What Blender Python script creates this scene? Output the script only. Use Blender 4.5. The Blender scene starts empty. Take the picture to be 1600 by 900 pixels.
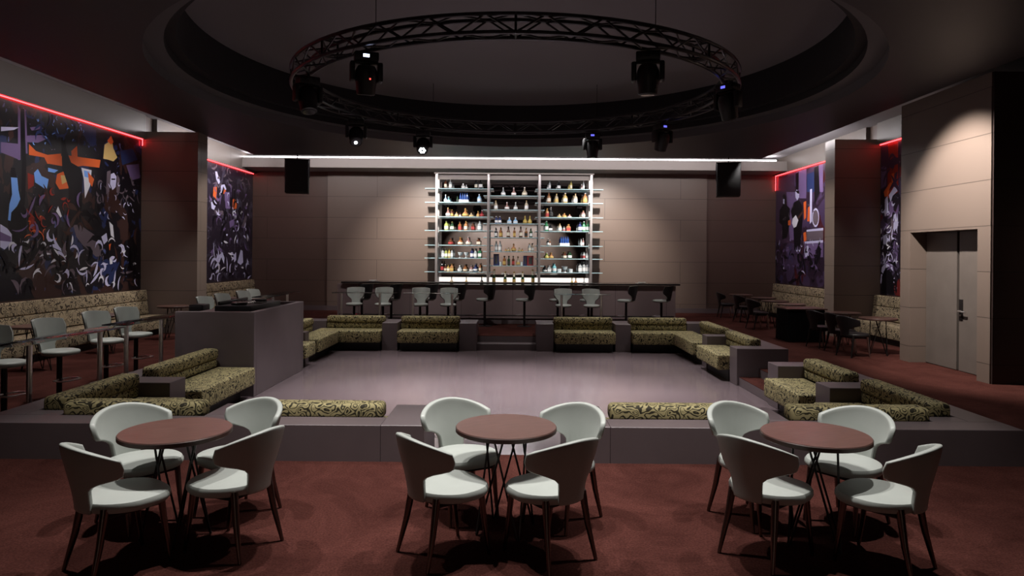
import bpy, bmesh, math, random
from mathutils import Vector, Matrix
PI = math.pi
R = math.radians
sc = bpy.context.scene
COL = sc.collection
rnd = random.Random(7)

# ------------------------------------------------------------------ materials
def nodes_of(m):
    m.use_nodes = True
    return m.node_tree.nodes, m.node_tree.links, m.node_tree.nodes['Principled BSDF']

def mat(name, col, rough=0.5, metal=0.0, spec=0.5, noise=0.0, nscale=8.0, bump=0.0, bscale=60.0,
        emit=None, estr=0.0, trans=0.0, ior=1.45, coat=0.0):
    m = bpy.data.materials.new(name)
    n, l, b = nodes_of(m)
    b.inputs['Base Color'].default_value = (*col, 1)
    b.inputs['Roughness'].default_value = rough
    b.inputs['Metallic'].default_value = metal
    b.inputs['Specular IOR Level'].default_value = spec
    b.inputs['IOR'].default_value = ior
    b.inputs['Transmission Weight'].default_value = trans
    b.inputs['Coat Weight'].default_value = coat
    if emit:
        b.inputs['Emission Color'].default_value = (*emit, 1)
        b.inputs['Emission Strength'].default_value = estr
    if noise or bump:
        tc = n.new('ShaderNodeTexCoord')
    if noise:
        t = n.new('ShaderNodeTexNoise'); t.inputs['Scale'].default_value = nscale; t.inputs['Detail'].default_value = 5
        l.new(tc.outputs['Object'], t.inputs['Vector'])
        mr = n.new('ShaderNodeMapRange')
        mr.inputs['From Min'].default_value = 0.3; mr.inputs['From Max'].default_value = 0.7
        mr.inputs['To Min'].default_value = 1 - noise; mr.inputs['To Max'].default_value = 1 + noise
        l.new(t.outputs['Fac'], mr.inputs['Value'])
        mx = n.new('ShaderNodeVectorMath'); mx.operation = 'SCALE'
        mx.inputs[0].default_value = col
        l.new(mr.outputs['Result'], mx.inputs['Scale'])
        l.new(mx.outputs['Vector'], b.inputs['Base Color'])
    if bump:
        t2 = n.new('ShaderNodeTexNoise'); t2.inputs['Scale'].default_value = bscale; t2.inputs['Detail'].default_value = 3
        l.new(tc.outputs['Object'], t2.inputs['Vector'])
        bp = n.new('ShaderNodeBump'); bp.inputs['Strength'].default_value = bump; bp.inputs['Distance'].default_value = 0.01
        l.new(t2.outputs['Fac'], bp.inputs['Height'])
        l.new(bp.outputs['Normal'], b.inputs['Normal'])
    return m

def mat_panels(name, col, bw=2.4, bh=0.72, zoff=0.30, uoff=0.0, rough=0.42, mortar=0.006, jcol=0.35, spec=0.4):
    """wall panelling: large boards with thin dark joints, laid out in world metres"""
    m = bpy.data.materials.new(name)
    n, l, b = nodes_of(m)
    tc = n.new('ShaderNodeTexCoord'); sep = n.new('ShaderNodeSeparateXYZ')
    l.new(tc.outputs['Object'], sep.inputs[0])
    ad = n.new('ShaderNodeMath'); ad.operation = 'ADD'
    l.new(sep.outputs['X'], ad.inputs[0]); l.new(sep.outputs['Y'], ad.inputs[1])
    ad2 = n.new('ShaderNodeMath'); ad2.operation = 'ADD'; ad2.inputs[1].default_value = uoff
    l.new(ad.outputs[0], ad2.inputs[0])
    sz = n.new('ShaderNodeMath'); sz.operation = 'SUBTRACT'; sz.inputs[1].default_value = zoff
    l.new(sep.outputs['Z'], sz.inputs[0])
    cb = n.new('ShaderNodeCombineXYZ')
    l.new(ad2.outputs[0], cb.inputs['X']); l.new(sz.outputs[0], cb.inputs['Y'])
    br = n.new('ShaderNodeTexBrick')
    br.inputs['Scale'].default_value = 1.0
    br.inputs['Brick Width'].default_value = bw; br.inputs['Row Height'].default_value = bh
    br.inputs['Mortar Size'].default_value = mortar; br.inputs['Mortar Smooth'].default_value = 0.1
    br.offset = 0.5
    br.inputs['Color1'].default_value = (*col, 1)
    br.inputs['Color2'].default_value = (*[c * 0.93 for c in col], 1)
    br.inputs['Mortar'].default_value = (*[c * jcol for c in col], 1)
    l.new(cb.outputs[0], br.inputs['Vector'])
    l.new(br.outputs['Color'], b.inputs['Base Color'])
    b.inputs['Roughness'].default_value = rough
    b.inputs['Specular IOR Level'].default_value = spec
    return m

def mat_swirl(name, colA, colB, scale=7.0, bands=5.5, thr=0.25, dist=0.0):
    """upholstery: swirling contour pattern of dark lines on a lighter ground"""
    m = bpy.data.materials.new(name)
    n, l, b = nodes_of(m)
    tc = n.new('ShaderNodeTexCoord')
    t = n.new('ShaderNodeTexNoise'); t.inputs['Scale'].default_value = scale
    t.inputs['Detail'].default_value = 0.6; t.inputs['Distortion'].default_value = 0.35
    l.new(tc.outputs['Object'], t.inputs['Vector'])
    mu = n.new('ShaderNodeMath'); mu.operation = 'MULTIPLY'; mu.inputs[1].default_value = bands * 2 * PI
    l.new(t.outputs['Fac'], mu.inputs[0])
    si = n.new('ShaderNodeMath'); si.operation = 'SINE'; l.new(mu.outputs[0], si.inputs[0])
    # line thickness varies from place to place
    t2 = n.new('ShaderNodeTexNoise'); t2.inputs['Scale'].default_value = scale * 1.3
    l.new(tc.outputs['Object'], t2.inputs['Vector'])
    mr = n.new('ShaderNodeMapRange'); mr.inputs['From Min'].default_value = .35; mr.inputs['From Max'].default_value = .65
    mr.inputs['To Min'].default_value = thr - .55; mr.inputs['To Max'].default_value = thr + .55
    l.new(t2.outputs['Fac'], mr.inputs['Value'])
    gt = n.new('ShaderNodeMath'); gt.operation = 'SUBTRACT'
    l.new(si.outputs[0], gt.inputs[0]); l.new(mr.outputs['Result'], gt.inputs[1])
    m2 = n.new('ShaderNodeMapRange'); m2.inputs['From Min'].default_value = -0.25; m2.inputs['From Max'].default_value = 0.25
    l.new(gt.outputs[0], m2.inputs['Value'])
    mx = n.new('ShaderNodeMix'); mx.data_type = 'RGBA'
    mx.inputs['A'].default_value = (*colA, 1); mx.inputs['B'].default_value = (*colB, 1)
    l.new(m2.outputs['Result'], mx.inputs['Factor'])
    l.new(mx.outputs['Result'], b.inputs['Base Color'])
    b.inputs['Roughness'].default_value = 0.75
    b.inputs['Specular IOR Level'].default_value = 0.25
    bp = n.new('ShaderNodeBump'); bp.inputs['Strength'].default_value = 0.15; bp.inputs['Distance'].default_value = 0.004
    l.new(m2.outputs['Result'], bp.inputs['Height']); l.new(bp.outputs['Normal'], b.inputs['Normal'])
    return m

def mat_carpet():
    m = bpy.data.materials.new('carpet')
    n, l, b = nodes_of(m)
    tc = n.new('ShaderNodeTexCoord')
    t = n.new('ShaderNodeTexNoise'); t.inputs['Scale'].default_value = 1.3; t.inputs['Detail'].default_value = 8
    t.inputs['Roughness'].default_value = .7; t.inputs['Distortion'].default_value = 1.2
    l.new(tc.outputs['Object'], t.inputs['Vector'])
    t2 = n.new('ShaderNodeTexNoise'); t2.inputs['Scale'].default_value = 70; t2.inputs['Detail'].default_value = 4
    l.new(tc.outputs['Object'], t2.inputs['Vector'])
    r1 = n.new('ShaderNodeValToRGB')
    r1.color_ramp.elements[0].position = .3; r1.color_ramp.elements[0].color = (.038, .0120, .0095, 1)
    r1.color_ramp.elements[1].position = .72; r1.color_ramp.elements[1].color = (.084, .0285, .0225, 1)
    l.new(t.outputs['Fac'], r1.inputs['Fac'])
    mr = n.new('ShaderNodeMapRange'); mr.inputs['From Min'].default_value = .3; mr.inputs['From Max'].default_value = .7
    mr.inputs['To Min'].default_value = .65; mr.inputs['To Max'].default_value = 1.35
    l.new(t2.outputs['Fac'], mr.inputs['Value'])
    v = n.new('ShaderNodeVectorMath'); v.operation = 'SCALE'
    l.new(r1.outputs['Color'], v.inputs[0]); l.new(mr.outputs['Result'], v.inputs['Scale'])
    l.new(v.outputs['Vector'], b.inputs['Base Color'])
    b.inputs['Roughness'].default_value = 1; b.inputs['Specular IOR Level'].default_value = .05
    bp = n.new('ShaderNodeBump'); bp.inputs['Strength'].default_value = .5; bp.inputs['Distance'].default_value = .012
    l.new(t2.outputs['Fac'], bp.inputs['Height']); l.new(bp.outputs['Normal'], b.inputs['Normal'])
    return m

def mat_dance():
    m = bpy.data.materials.new('dance_floor')
    n, l, b = nodes_of(m)
    tc = n.new('ShaderNodeTexCoord')
    t = n.new('ShaderNodeTexNoise'); t.inputs['Scale'].default_value = .9; t.inputs['Detail'].default_value = 6
    l.new(tc.outputs['Object'], t.inputs['Vector'])
    r1 = n.new('ShaderNodeValToRGB')
    r1.color_ramp.elements[0].position = .2; r1.color_ramp.elements[0].color = (.125, .094, .100, 1)
    r1.color_ramp.elements[1].position = .8; r1.color_ramp.elements[1].color = (.155, .119, .126, 1)
    l.new(t.outputs['Fac'], r1.inputs['Fac']); l.new(r1.outputs['Color'], b.inputs['Base Color'])
    t3 = n.new('ShaderNodeTexNoise'); t3.inputs['Scale'].default_value = .8; t3.inputs['Detail'].default_value = 2
    l.new(tc.outputs['Object'], t3.inputs['Vector'])
    mr = n.new('ShaderNodeMapRange'); mr.inputs['From Min'].default_value = .3; mr.inputs['From Max'].default_value = .7
    mr.inputs['To Min'].default_value = .13; mr.inputs['To Max'].default_value = .20
    l.new(t3.outputs['Fac'], mr.inputs['Value']); l.new(mr.outputs['Result'], b.inputs['Roughness'])
    b.inputs['Specular IOR Level'].default_value = .6
    return m

def mat_wood(name, c1, c2, rough=.35, scale=3.0):
    m = bpy.data.materials.new(name)
    n, l, b = nodes_of(m)
    tc = n.new('ShaderNodeTexCoord'); mp = n.new('ShaderNodeMapping')
    mp.inputs['Scale'].default_value = (2, 22, 22)
    l.new(tc.outputs['Object'], mp.inputs['Vector'])
    t = n.new('ShaderNodeTexNoise'); t.inputs['Scale'].default_value = scale; t.inputs['Detail'].default_value = 6
    l.new(mp.outputs['Vector'], t.inputs['Vector'])
    r = n.new('ShaderNodeValToRGB')
    r.color_ramp.elements[0].position = .3; r.color_ramp.elements[0].color = (*c1, 1)
    r.color_ramp.elements[1].position = .7; r.color_ramp.elements[1].color = (*c2, 1)
    l.new(t.outputs['Fac'], r.inputs['Fac']); l.new(r.outputs['Color'], b.inputs['Base Color'])
    b.inputs['Roughness'].default_value = rough
    return m

M = {}
M['carpet'] = mat_carpet()
M['dance'] = mat_dance()
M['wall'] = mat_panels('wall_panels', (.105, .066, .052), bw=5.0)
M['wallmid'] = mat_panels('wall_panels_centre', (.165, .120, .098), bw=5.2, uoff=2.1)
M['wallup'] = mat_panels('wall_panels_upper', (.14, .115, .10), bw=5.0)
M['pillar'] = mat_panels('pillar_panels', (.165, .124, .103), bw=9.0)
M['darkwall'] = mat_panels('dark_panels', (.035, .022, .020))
M['ceil'] = mat('ceiling_paint', (.050, .044, .049), .52, spec=.5)
M['drum'] = mat('dome_drum_black', (.020, .018, .020), .6, spec=.3)
M['step'] = mat('ceiling_step', (.10, .092, .098), .5)
M['dome'] = mat('dome_paint', (.17, .152, .162), .7)
M['upper'] = mat('upper_ceiling', (.45, .43, .45), .8)
M['soffit'] = mat('soffit_beam', (.27, .235, .215), .6)
M['plat'] = mat('platform_laminate', (.118, .092, .096), .42, noise=.06, nscale=3)
M['fab'] = mat_swirl('olive_swirl_fabric', (.34, .292, .145), (.028, .024, .013), scale=10.5, bands=7.5, thr=.32)
M['benchfab'] = mat_swirl('beige_swirl_fabric', (.30, .235, .15), (.045, .033, .022), scale=7.5, bands=8.0, thr=.5)
M['black'] = mat('black_satin', (.008, .008, .009), .45)
M['blackfab'] = mat('black_cloth', (.006, .006, .007), .9, spec=.1)
M['leather'] = mat('pale_grey_leather', (.37, .395, .365), .42, noise=.04, nscale=5, bump=.06, bscale=160)
M['stitch'] = mat('pale_piping', (.52, .53, .50), .5)
M['blackleather'] = mat('black_leather', (.013, .012, .013), .38, bump=.05, bscale=160)
M['bronze'] = mat('bronze_leg', (.15, .118, .105), .25, metal=.95)
M['darkmetal'] = mat('dark_metal', (.022, .018, .018), .35, metal=.6)
M['chrome'] = mat('chrome', (.80, .78, .77), .30, metal=1)
M['nickel'] = mat('nickel', (.55, .52, .50), .3, metal=1)
M['wood'] = mat_wood('walnut_top', (.082, .040, .032), (.135, .070, .057), .28)
M['woodedge'] = mat('walnut_edge', (.055, .027, .022), .4, noise=.15, nscale=30)
def mat_pane(name, tint):
    m = bpy.data.materials.new(name); n, l, b = nodes_of(m)
    n.remove(b)
    tr = n.new('ShaderNodeBsdfTransparent'); tr.inputs['Color'].default_value = (*tint, 1)
    gl = n.new('ShaderNodeBsdfGlossy'); gl.inputs['Roughness'].default_value = .03
    fr = n.new('ShaderNodeFresnel'); fr.inputs['IOR'].default_value = 1.12
    mx = n.new('ShaderNodeMixShader')
    l.new(fr.outputs[0], mx.inputs[0]); l.new(tr.outputs[0], mx.inputs[1]); l.new(gl.outputs[0], mx.inputs[2])
    l.new(mx.outputs[0], n['Material Output'].inputs['Surface'])
    return m
M['glass'] = mat_pane('clear_glass', (.86, .90, .90))
M['shelfglass'] = mat('shelf_glass', (.33, .47, .50), .06, spec=.8)
M['mirror'] = mat('mirror', (.78, .76, .76), .015, metal=1)
M['alu'] = mat('brushed_frame', (.50, .46, .45), .35, metal=.75)
M['bartop'] = mat('bar_top', (.014, .012, .013), .16, coat=.4)
M['barfront'] = mat_panels('bar_front', (.20, .145, .145), bw=1.45, bh=3, zoff=-.5, uoff=.3, rough=.45)
M['door'] = mat('door_leaf', (.125, .103, .091), .5, noise=.07, nscale=3)
M['ledwhite'] = mat('led_white', (1, 1, 1), .5, emit=(1.0, .95, .97), estr=12.0)
M['ledred'] = mat('led_red', (1, .05, .04), .5, emit=(1.0, .03, .035), estr=12.0)
M['glowpanel'] = mat('backlit_panel', (.9, .87, .84), .5, emit=(1.0, .93, .88), estr=.95)
M['lens'] = mat('lens_lit', (.9, .95, .95), .2, emit=(.85, 1.0, .97), estr=14.0)
M['lensdark'] = mat('lens_dark', (.02, .02, .025), .08, spec=.9)
M['dispblue'] = mat('display_blue', (.1, .1, .5), .3, emit=(.14, .14, .9), estr=1.2)
M['dispbright'] = mat('display_bright', (.4, .4, .8), .3, emit=(.6, .68, 1.0), estr=6.0)
M['dispred'] = mat('display_red', (.5, .02, .02), .3, emit=(1.0, .08, .06), estr=2.0)
M['grille'] = mat('speaker_grille', (.010, .010, .011), .6, bump=.6, bscale=250)
M['truss'] = mat('truss_black', (.045, .043, .046), .32, metal=.7)
M['chromeknob'] = M['nickel']
M['rug'] = mat('step_carpet', (.20, .085, .08), 1, spec=.05, noise=.15, nscale=40)

# ------------------------------------------------------------------ mesh builder
class MB:
    def __init__(self):
        self.bm = bmesh.new(); self.mi = 0
    def _merge(self, b2, mx=None):
        if mx is not None:
            bmesh.ops.transform(b2, matrix=mx, verts=b2.verts)
        mp = {}
        for v in b2.verts: mp[v] = self.bm.verts.new(v.co)
        for f in b2.faces:
            try:
                nf = self.bm.faces.new([mp[v] for v in f.verts]); nf.material_index = self.mi
            except ValueError: pass
        b2.free()
        return self
    def box(self, x0, x1, y0, y1, z0, z1, bev=0.0, seg=2, mx=None):
        b = bmesh.new()
        vs = [b.verts.new((x, y, z)) for x in (x0, x1) for y in (y0, y1) for z in (z0, z1)]
        for q in ((0, 1, 3, 2), (4, 6, 7, 5), (0, 4, 5, 1), (2, 3, 7, 6), (0, 2, 6, 4), (1, 5, 7, 3)):
            b.faces.new([vs[i] for i in q])
        bmesh.ops.recalc_face_normals(b, faces=b.faces)
        if bev:
            bmesh.ops.bevel(b, geom=b.edges[:], offset=bev, segments=seg, profile=.5, affect='EDGES')
        return self._merge(b, mx)
    def tube(self, pts, rad, n=10, closed=False, cap=True):
        pts = [Vector(p) for p in pts]
        k = len(pts)
        rr = rad if isinstance(rad, (list, tuple)) else [rad] * k
        b = bmesh.new(); rings = []; prev = None
        for i, p in enumerate(pts):
            if closed: t = pts[(i + 1) % k] - pts[i - 1]
            else: t = pts[min(i + 1, k - 1)] - pts[max(i - 1, 0)]
            t.normalize()
            if prev is None:
                a = Vector((0, 0, 1)) if abs(t.z) < .9 else Vector((1, 0, 0))
                u = t.cross(a).normalized()
            else:
                u = (prev - t * prev.dot(t)).normalized()
            prev = u; w = t.cross(u)
            rings.append([b.verts.new(p + (u * math.cos(2 * PI * j / n) + w * math.sin(2 * PI * j / n)) * rr[i]) for j in range(n)])
        for i in range(k if closed else k - 1):
            A, B_ = rings[i], rings[(i + 1) % k]
            for j in range(n): b.faces.new((A[j], A[(j + 1) % n], B_[(j + 1) % n], B_[j]))
        if cap and not closed:
            b.faces.new(rings[0][::-1]); b.faces.new(rings[-1])
        bmesh.ops.recalc_face_normals(b, faces=b.faces)
        return self._merge(b)
    def lathe(self, prof, c=(0, 0, 0), n=24, mx=None):
        """prof: (r,z) from bottom to top, revolved about z"""
        b = bmesh.new(); rings = []
        for r, z in prof:
            if r < 1e-5: rings.append([b.verts.new((c[0], c[1], c[2] + z))])
            else: rings.append([b.verts.new((c[0] + r * math.cos(2 * PI * j / n), c[1] + r * math.sin(2 * PI * j / n), c[2] + z)) for j in range(n)])
        for A, B_ in zip(rings, rings[1:]):
            if len(A) == 1 and len(B_) == 1: continue
            for j in range(n):
                k = (j + 1) % n
                if len(A) == 1: b.faces.new((A[0], B_[k], B_[j]))
                elif len(B_) == 1: b.faces.new((A[j], A[k], B_[0]))
                else: b.faces.new((A[j], A[k], B_[k], B_[j]))
        if len(rings[0]) > 1: b.faces.new(rings[0][::-1])
        if len(rings[-1]) > 1: b.faces.new(rings[-1])
        bmesh.ops.recalc_face_normals(b, faces=b.faces)
        return self._merge(b, mx)
    def cyl(self, p0, p1, r, n=16): return self.tube([p0, p1], r, n)
    def poly(self, pts, thick=None):
        vs = [self.bm.verts.new(p) for p in pts]
        try:
            f = self.bm.faces.new(vs); f.material_index = self.mi
        except ValueError: pass
        return self
    def build(self, name, m, parent=None, smooth=30, kind=None):
        me = bpy.data.meshes.new(name)
        self.bm.to_mesh(me); self.bm.free()
        for x in (m if isinstance(m, (list, tuple)) else [m]): me.materials.append(x)
        if smooth:
            me.shade_smooth(); me.set_sharp_from_angle(angle=R(smooth))
        o = bpy.data.objects.new(name, me); COL.objects.link(o)
        if parent: o.parent = parent
        if kind: o['kind'] = kind
        return o

def tag(o, label, cat, group=None):
    o['label'] = label; o['category'] = cat
    if group: o['group'] = group
    return o
def thing(name, label, cat, loc=(0, 0, 0), rz=0.0, group=None):
    o = bpy.data.objects.new(name, None); COL.objects.link(o)
    o.empty_display_size = .1
    o.location = loc; o.rotation_euler = (0, 0, rz)
    return tag(o, label, cat, group)
KIDS = {}
def kids(o): return [c for c in bpy.data.objects if c.parent is o]
def dup(root, loc, rz, label, group=None, ch_cache={}):
    if root.name not in ch_cache:
        ch_cache[root.name] = [(c, kids(c)) for c in kids(root)]
    r = root.copy(); COL.objects.link(r); r.location = loc; r.rotation_euler = (0, 0, rz); r['label'] = label
    if group: r['group'] = group
    for c, gs in ch_cache[root.name]:
        d = c.copy(); COL.objects.link(d); d.parent = r
        for g in gs:
            e = g.copy(); COL.objects.link(e); e.parent = d
    return r
def struct(name, mb, m, smooth=0): return mb.build(name, m, None, smooth, kind='structure')

# ------------------------------------------------------------------ room shell
UC = -.16                                    # centre line of the sunken floor
OX0, OX1, OY0, OY1 = UC - 4.96, UC + 4.96, 6.4, 16.85   # outer outline of the seating ring
XW, YB, YR, ZC, ZT = 9.0, 23.5, -11.5, 4.85, 5.25
PIT = -.30
fl = MB()
for a in ((-XW - .6, XW + .6, YR, OY0), (-XW - .6, XW + .6, OY1, YB + .2), (-XW - .6, OX0, OY0, OY1), (OX1, XW + .6, OY0, OY1)):
    fl.box(a[0], a[1], a[2], a[3], -.5, 0)
struct('floor', fl, M['carpet'])
df = MB(); df.box(OX0, OX1, OY0, OY1, PIT - .1, PIT)
struct('floor_dance', df, M['dance'])

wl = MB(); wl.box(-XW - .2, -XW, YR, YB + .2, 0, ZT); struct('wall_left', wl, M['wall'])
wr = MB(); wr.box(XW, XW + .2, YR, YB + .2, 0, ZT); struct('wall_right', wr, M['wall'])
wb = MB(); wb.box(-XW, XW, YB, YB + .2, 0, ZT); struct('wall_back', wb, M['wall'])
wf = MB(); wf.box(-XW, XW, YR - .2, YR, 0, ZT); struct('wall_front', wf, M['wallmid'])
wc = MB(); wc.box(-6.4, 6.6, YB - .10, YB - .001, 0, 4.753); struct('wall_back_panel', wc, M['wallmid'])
# pillars and the door block
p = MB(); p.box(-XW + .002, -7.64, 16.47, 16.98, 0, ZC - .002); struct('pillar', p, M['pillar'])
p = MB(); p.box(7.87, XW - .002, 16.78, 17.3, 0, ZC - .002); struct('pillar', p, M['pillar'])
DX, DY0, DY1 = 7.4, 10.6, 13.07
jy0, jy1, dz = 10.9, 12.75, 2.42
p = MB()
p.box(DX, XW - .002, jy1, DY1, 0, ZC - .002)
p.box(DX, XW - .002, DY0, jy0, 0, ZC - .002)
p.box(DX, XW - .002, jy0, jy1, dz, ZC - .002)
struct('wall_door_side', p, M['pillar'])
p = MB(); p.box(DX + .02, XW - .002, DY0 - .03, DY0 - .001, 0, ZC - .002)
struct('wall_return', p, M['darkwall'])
# double door, leaves recessed in the block
dxx = DX + .30
d1 = MB(); d1.box(dxx, dxx + .05, jy0 + .005, 11.80, .01, dz - .005, .004)
d1 = struct('door_1', d1, M['door'])
d2 = MB(); d2.box(dxx, dxx + .05, 11.865, jy1 - .005, .01, dz - .005, .004)
d2 = struct('door_2', d2, M['door'])
g = MB(); g.box(dxx + .06, dxx + .07, jy0, jy1, 0, dz); struct('door_back_panel', g, M['black'])
h = MB(); h.box(dxx - .012, dxx - .001, 11.69, 11.79, .88, 1.24, .004).build('lock_plate', M['darkmetal'], d1)
h = MB(); h.tube([(dxx - .012, 11.74, 1.04), (dxx - .06, 11.74, 1.04), (dxx - .065, 11.72, 1.04), (dxx - .065, 11.55, 1.035)], .015, 8)
h.cyl((dxx - .02, 11.74, .965), (dxx - .012, 11.74, .965), .018)
h.build('door_handle', M['chrome'], d1)
# baseboards
b = MB(); b.box(-XW + .002, XW - .002, YB - .12, YB - .1005, 0, .16); struct('baseboard_back', b, M['plat'])

# ceiling slab with round hole, stepped recess and dome
CX, CY = 0.0, 12.39
R1, R2, R3 = 5.95, 5.68, 5.52
SXL, SXR, SY0, SY1 = -7.7, 7.3, YR, 20.2
bm = MB(); B = bm.bm; N = 128
def ray_rect(a):
    c, s = math.cos(a), math.sin(a); t = 1e9
    if c > 1e-9: t = min(t, (SXR - CX) / c)
    if c < -1e-9: t = min(t, (SXL - CX) / c)
    if s > 1e-9: t = min(t, (SY1 - CY) / s)
    if s < -1e-9: t = min(t, (SY0 - CY) / s)
    return (CX + c * t, CY + s * t)
angs = [2 * PI * i / N for i in range(N)] + [math.atan2(y - CY, x - CX) % (2 * PI) for x in (SXL, SXR) for y in (SY0, SY1)]
angs = sorted(set(angs)); K = len(angs)
inn = [B.verts.new((CX + R1 * math.cos(a), CY + R1 * math.sin(a), ZC)) for a in angs]
out = [B.verts.new((*ray_rect(a), ZC)) for a in angs]
out2 = [B.verts.new((v.co.x, v.co.y, ZC + .12)) for v in out]
inn2 = [B.verts.new((v.co.x, v.co.y, ZC + .12)) for v in inn]
for i in range(K):
    j = (i + 1) % K
    B.faces.new((inn[i], inn[j], out[j], out[i])); B.faces.new((out[i], out[j], out2[j], out2[i]))
    B.faces.new((inn2[j], inn2[i], out2[i], out2[j]))
bmesh.ops.recalc_face_normals(B, faces=B.faces)
struct('ceiling', bm, M['ceil'])
def ring_strip(name, prof, m):
    b2 = MB(); rr = []
    for r, z in prof:
        rr.append([b2.bm.verts.new((CX + r * math.cos(2 * PI * i / N), CY + r * math.sin(2 * PI * i / N), z)) for i in range(N)])
    for A, C_ in zip(rr, rr[1:]):
        for i in range(N):
            b2.bm.faces.new((A[i], A[(i + 1) % N], C_[(i + 1) % N], C_[i]))
    return b2.build(name, m, None, 40, kind='structure')
ring_strip('trim_1', [(R1, ZC), (R1, ZC + .17), (R2, ZC + .17)], M['step'])
ring_strip('trim_2', [(R2, ZC + .17), (R2, ZC + .30), (R3, ZC + .30), (R3, 5.86)], M['drum'])
b2 = MB(); b2.lathe([(R3 + .02, 0), (R3 + .02, .05)], (CX, CY, 5.86), N); struct('ceiling_dome', b2, M['dome'])
# upper ceiling of the coves round the slab
u = MB()
u.box(-XW, -7.0, YR, YB, ZT, ZT + .1); u.box(7.0, XW, YR, YB, ZT, ZT + .1); u.box(-7.0, 7.0, 19.4, YB, ZT, ZT + .1)
struct('ceiling_cove', u, M['upper'])
# soffit beam over the bar wall with the cove light lying on it
s = MB(); s.box(-XW + .004, XW - .004, 22.3, YB - .002, 4.755, 5.07); struct('trim_3', s, M['soffit'])
s = MB(); s.box(-8.9, 8.6, 22.42, 22.50, 5.071, 5.125)
tag(s.build('cove_light_strip', M['ledwhite'], None, 0), 'long white light strip glowing on top of the beam above the bar wall', 'light strip')

# ------------------------------------------------------------------ camera
F = 1066.7; H = 1.95
cam = bpy.data.cameras.new('camera'); co = bpy.data.objects.new('camera', cam); COL.objects.link(co)
cam.sensor_fit = 'HORIZONTAL'; cam.sensor_width = 36; cam.lens = 36 * F / 1600
cam.shift_x = -3 / 1600; cam.shift_y = -52 / 1600
cam.clip_start = .05; cam.clip_end = 100
co.matrix_world = Matrix.Translation((0, 0, H)) @ Matrix.Rotation(PI / 2, 4, 'X') @ Matrix.Rotation(.0078, 4, 'Z')
sc.camera = co

# ------------------------------------------------------------------ murals (flat printed art on the side walls)
def mat_flat(name, col, rough=.35): return mat(name, col, rough, spec=.4)
ART = {'black': mat_flat('art_black', (.006, .005, .008)), 'orange': mat_flat('art_orange', (.72, .13, .03)),
       'purple': mat_flat('art_purple', (.17, .11, .25)), 'blue': mat_flat('art_blue', (.20, .42, .95)),
       'lav': mat_flat('art_lavender', (.58, .56, .80)), 'white': mat_flat('art_white', (.75, .74, .82)),
       'yellow': mat_flat('art_yellow', (.62, .42, .16)), 'grey': mat_flat('art_grey', (.14, .105, .13)),
       'navy': mat_flat('art_navy', (.025, .04, .13)), 'red': mat_flat('art_red', (.30, .03, .02)),
       'brown': mat_flat('art_brown', (.05, .022, .018)), 'plum': mat_flat('art_plum', (.055, .028, .06))}
AK = list(ART)
def mat_mural(name, base, blotches, seed):
    """printed ground: posterised blotches of a few inks"""
    m = bpy.data.materials.new(name)
    n, l, b = nodes_of(m)
    tc = n.new('ShaderNodeTexCoord')
    prev = None
    for i, (col, sca, thr, dist) in enumerate(blotches):
        mp = n.new('ShaderNodeMapping'); mp.inputs['Location'].default_value = (seed * 3.1 + i * 7.7, i * 3.3, seed + i * 5.1)
        l.new(tc.outputs['Object'], mp.inputs['Vector'])
        t = n.new('ShaderNodeTexNoise'); t.inputs['Scale'].default_value = sca
        t.inputs['Detail'].default_value = 3; t.inputs['Distortion'].default_value = dist
        l.new(mp.outputs['Vector'], t.inputs['Vector'])
        g = n.new('ShaderNodeMath'); g.operation = 'GREATER_THAN'; g.inputs[1].default_value = thr
        l.new(t.outputs['Fac'], g.inputs[0])
        mx = n.new('ShaderNodeMix'); mx.data_type = 'RGBA'
        if prev is None: mx.inputs['A'].default_value = (*base, 1)
        else: l.new(prev, mx.inputs['A'])
        mx.inputs['B'].default_value = (*col, 1)
        l.new(g.outputs[0], mx.inputs['Factor'])
        prev = mx.outputs['Result']
    l.new(prev, b.inputs['Base Color'])
    b.inputs['Roughness'].default_value = .3
    return m
def mural(side, y0, y1, z0, z1, ground, shapes, strokes, label, seed):
    z1 = ZL[side] - .045
    X = side * (XW - .012)
    mb = MB()
    mb.mi = 0
    mb.box(min(X, X + side * .010), max(X, X + side * .010), y0, y1, z0, z1)
    layer = [0]
    def pt(px, py):                              # photo layout -> position on the wall sheet
        py = py - .0078 * (px - 803)
        Y = abs(X) * F / (abs(px - 803))
        return (Y, H - (py - 398) * Y / F)
    def put(pl, ink):
        layer[0] += 1
        xx = X - side * (.0006 + .00004 * layer[0])
        pl = [(min(max(a, y0 + .005), y1 - .005), min(max(c, z0 + .005), z1 - .005)) for a, c in pl]
        mb.mi = 1 + AK.index(ink)
        mb.poly([(xx, a, c) for a, c in pl])
    for ink, pts in shapes: put([pt(*q) for q in pts], ink)
    r = random.Random(seed)
    for ink, cnt, xa, xb, ya, yb, size in strokes:
        for _ in range(cnt):
            a, c = pt(r.uniform(xa, xb), r.uniform(ya, yb))
            L = size * r.uniform(.5, 1.5); w = size * r.uniform(.04, .13)
            th = r.uniform(0, PI); bend = r.uniform(-2.2, 2.2)
            top, bot = [], []
            for k in range(6):
                t = k / 5 - .5
                an = th + bend * t
                px_, pz_ = a + L * t * math.cos(an), c + L * t * math.sin(an)
                ww = w * (1 - abs(2 * t) ** 1.5) + .004
                top.append((px_ - ww * math.sin(an), pz_ + ww * math.cos(an)))
                bot.append((px_ + ww * math.sin(an), pz_ - ww * math.cos(an)))
            put(top + bot[::-1], ink)
    o = mb.build('mural', [ground] + [ART[k] for k in AK], None, 0)
    return tag(o, label, 'mural')
ZM0, ZM1 = 1.06, 4.62
ZL = {-1: 4.665, 1: 4.72}
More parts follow.
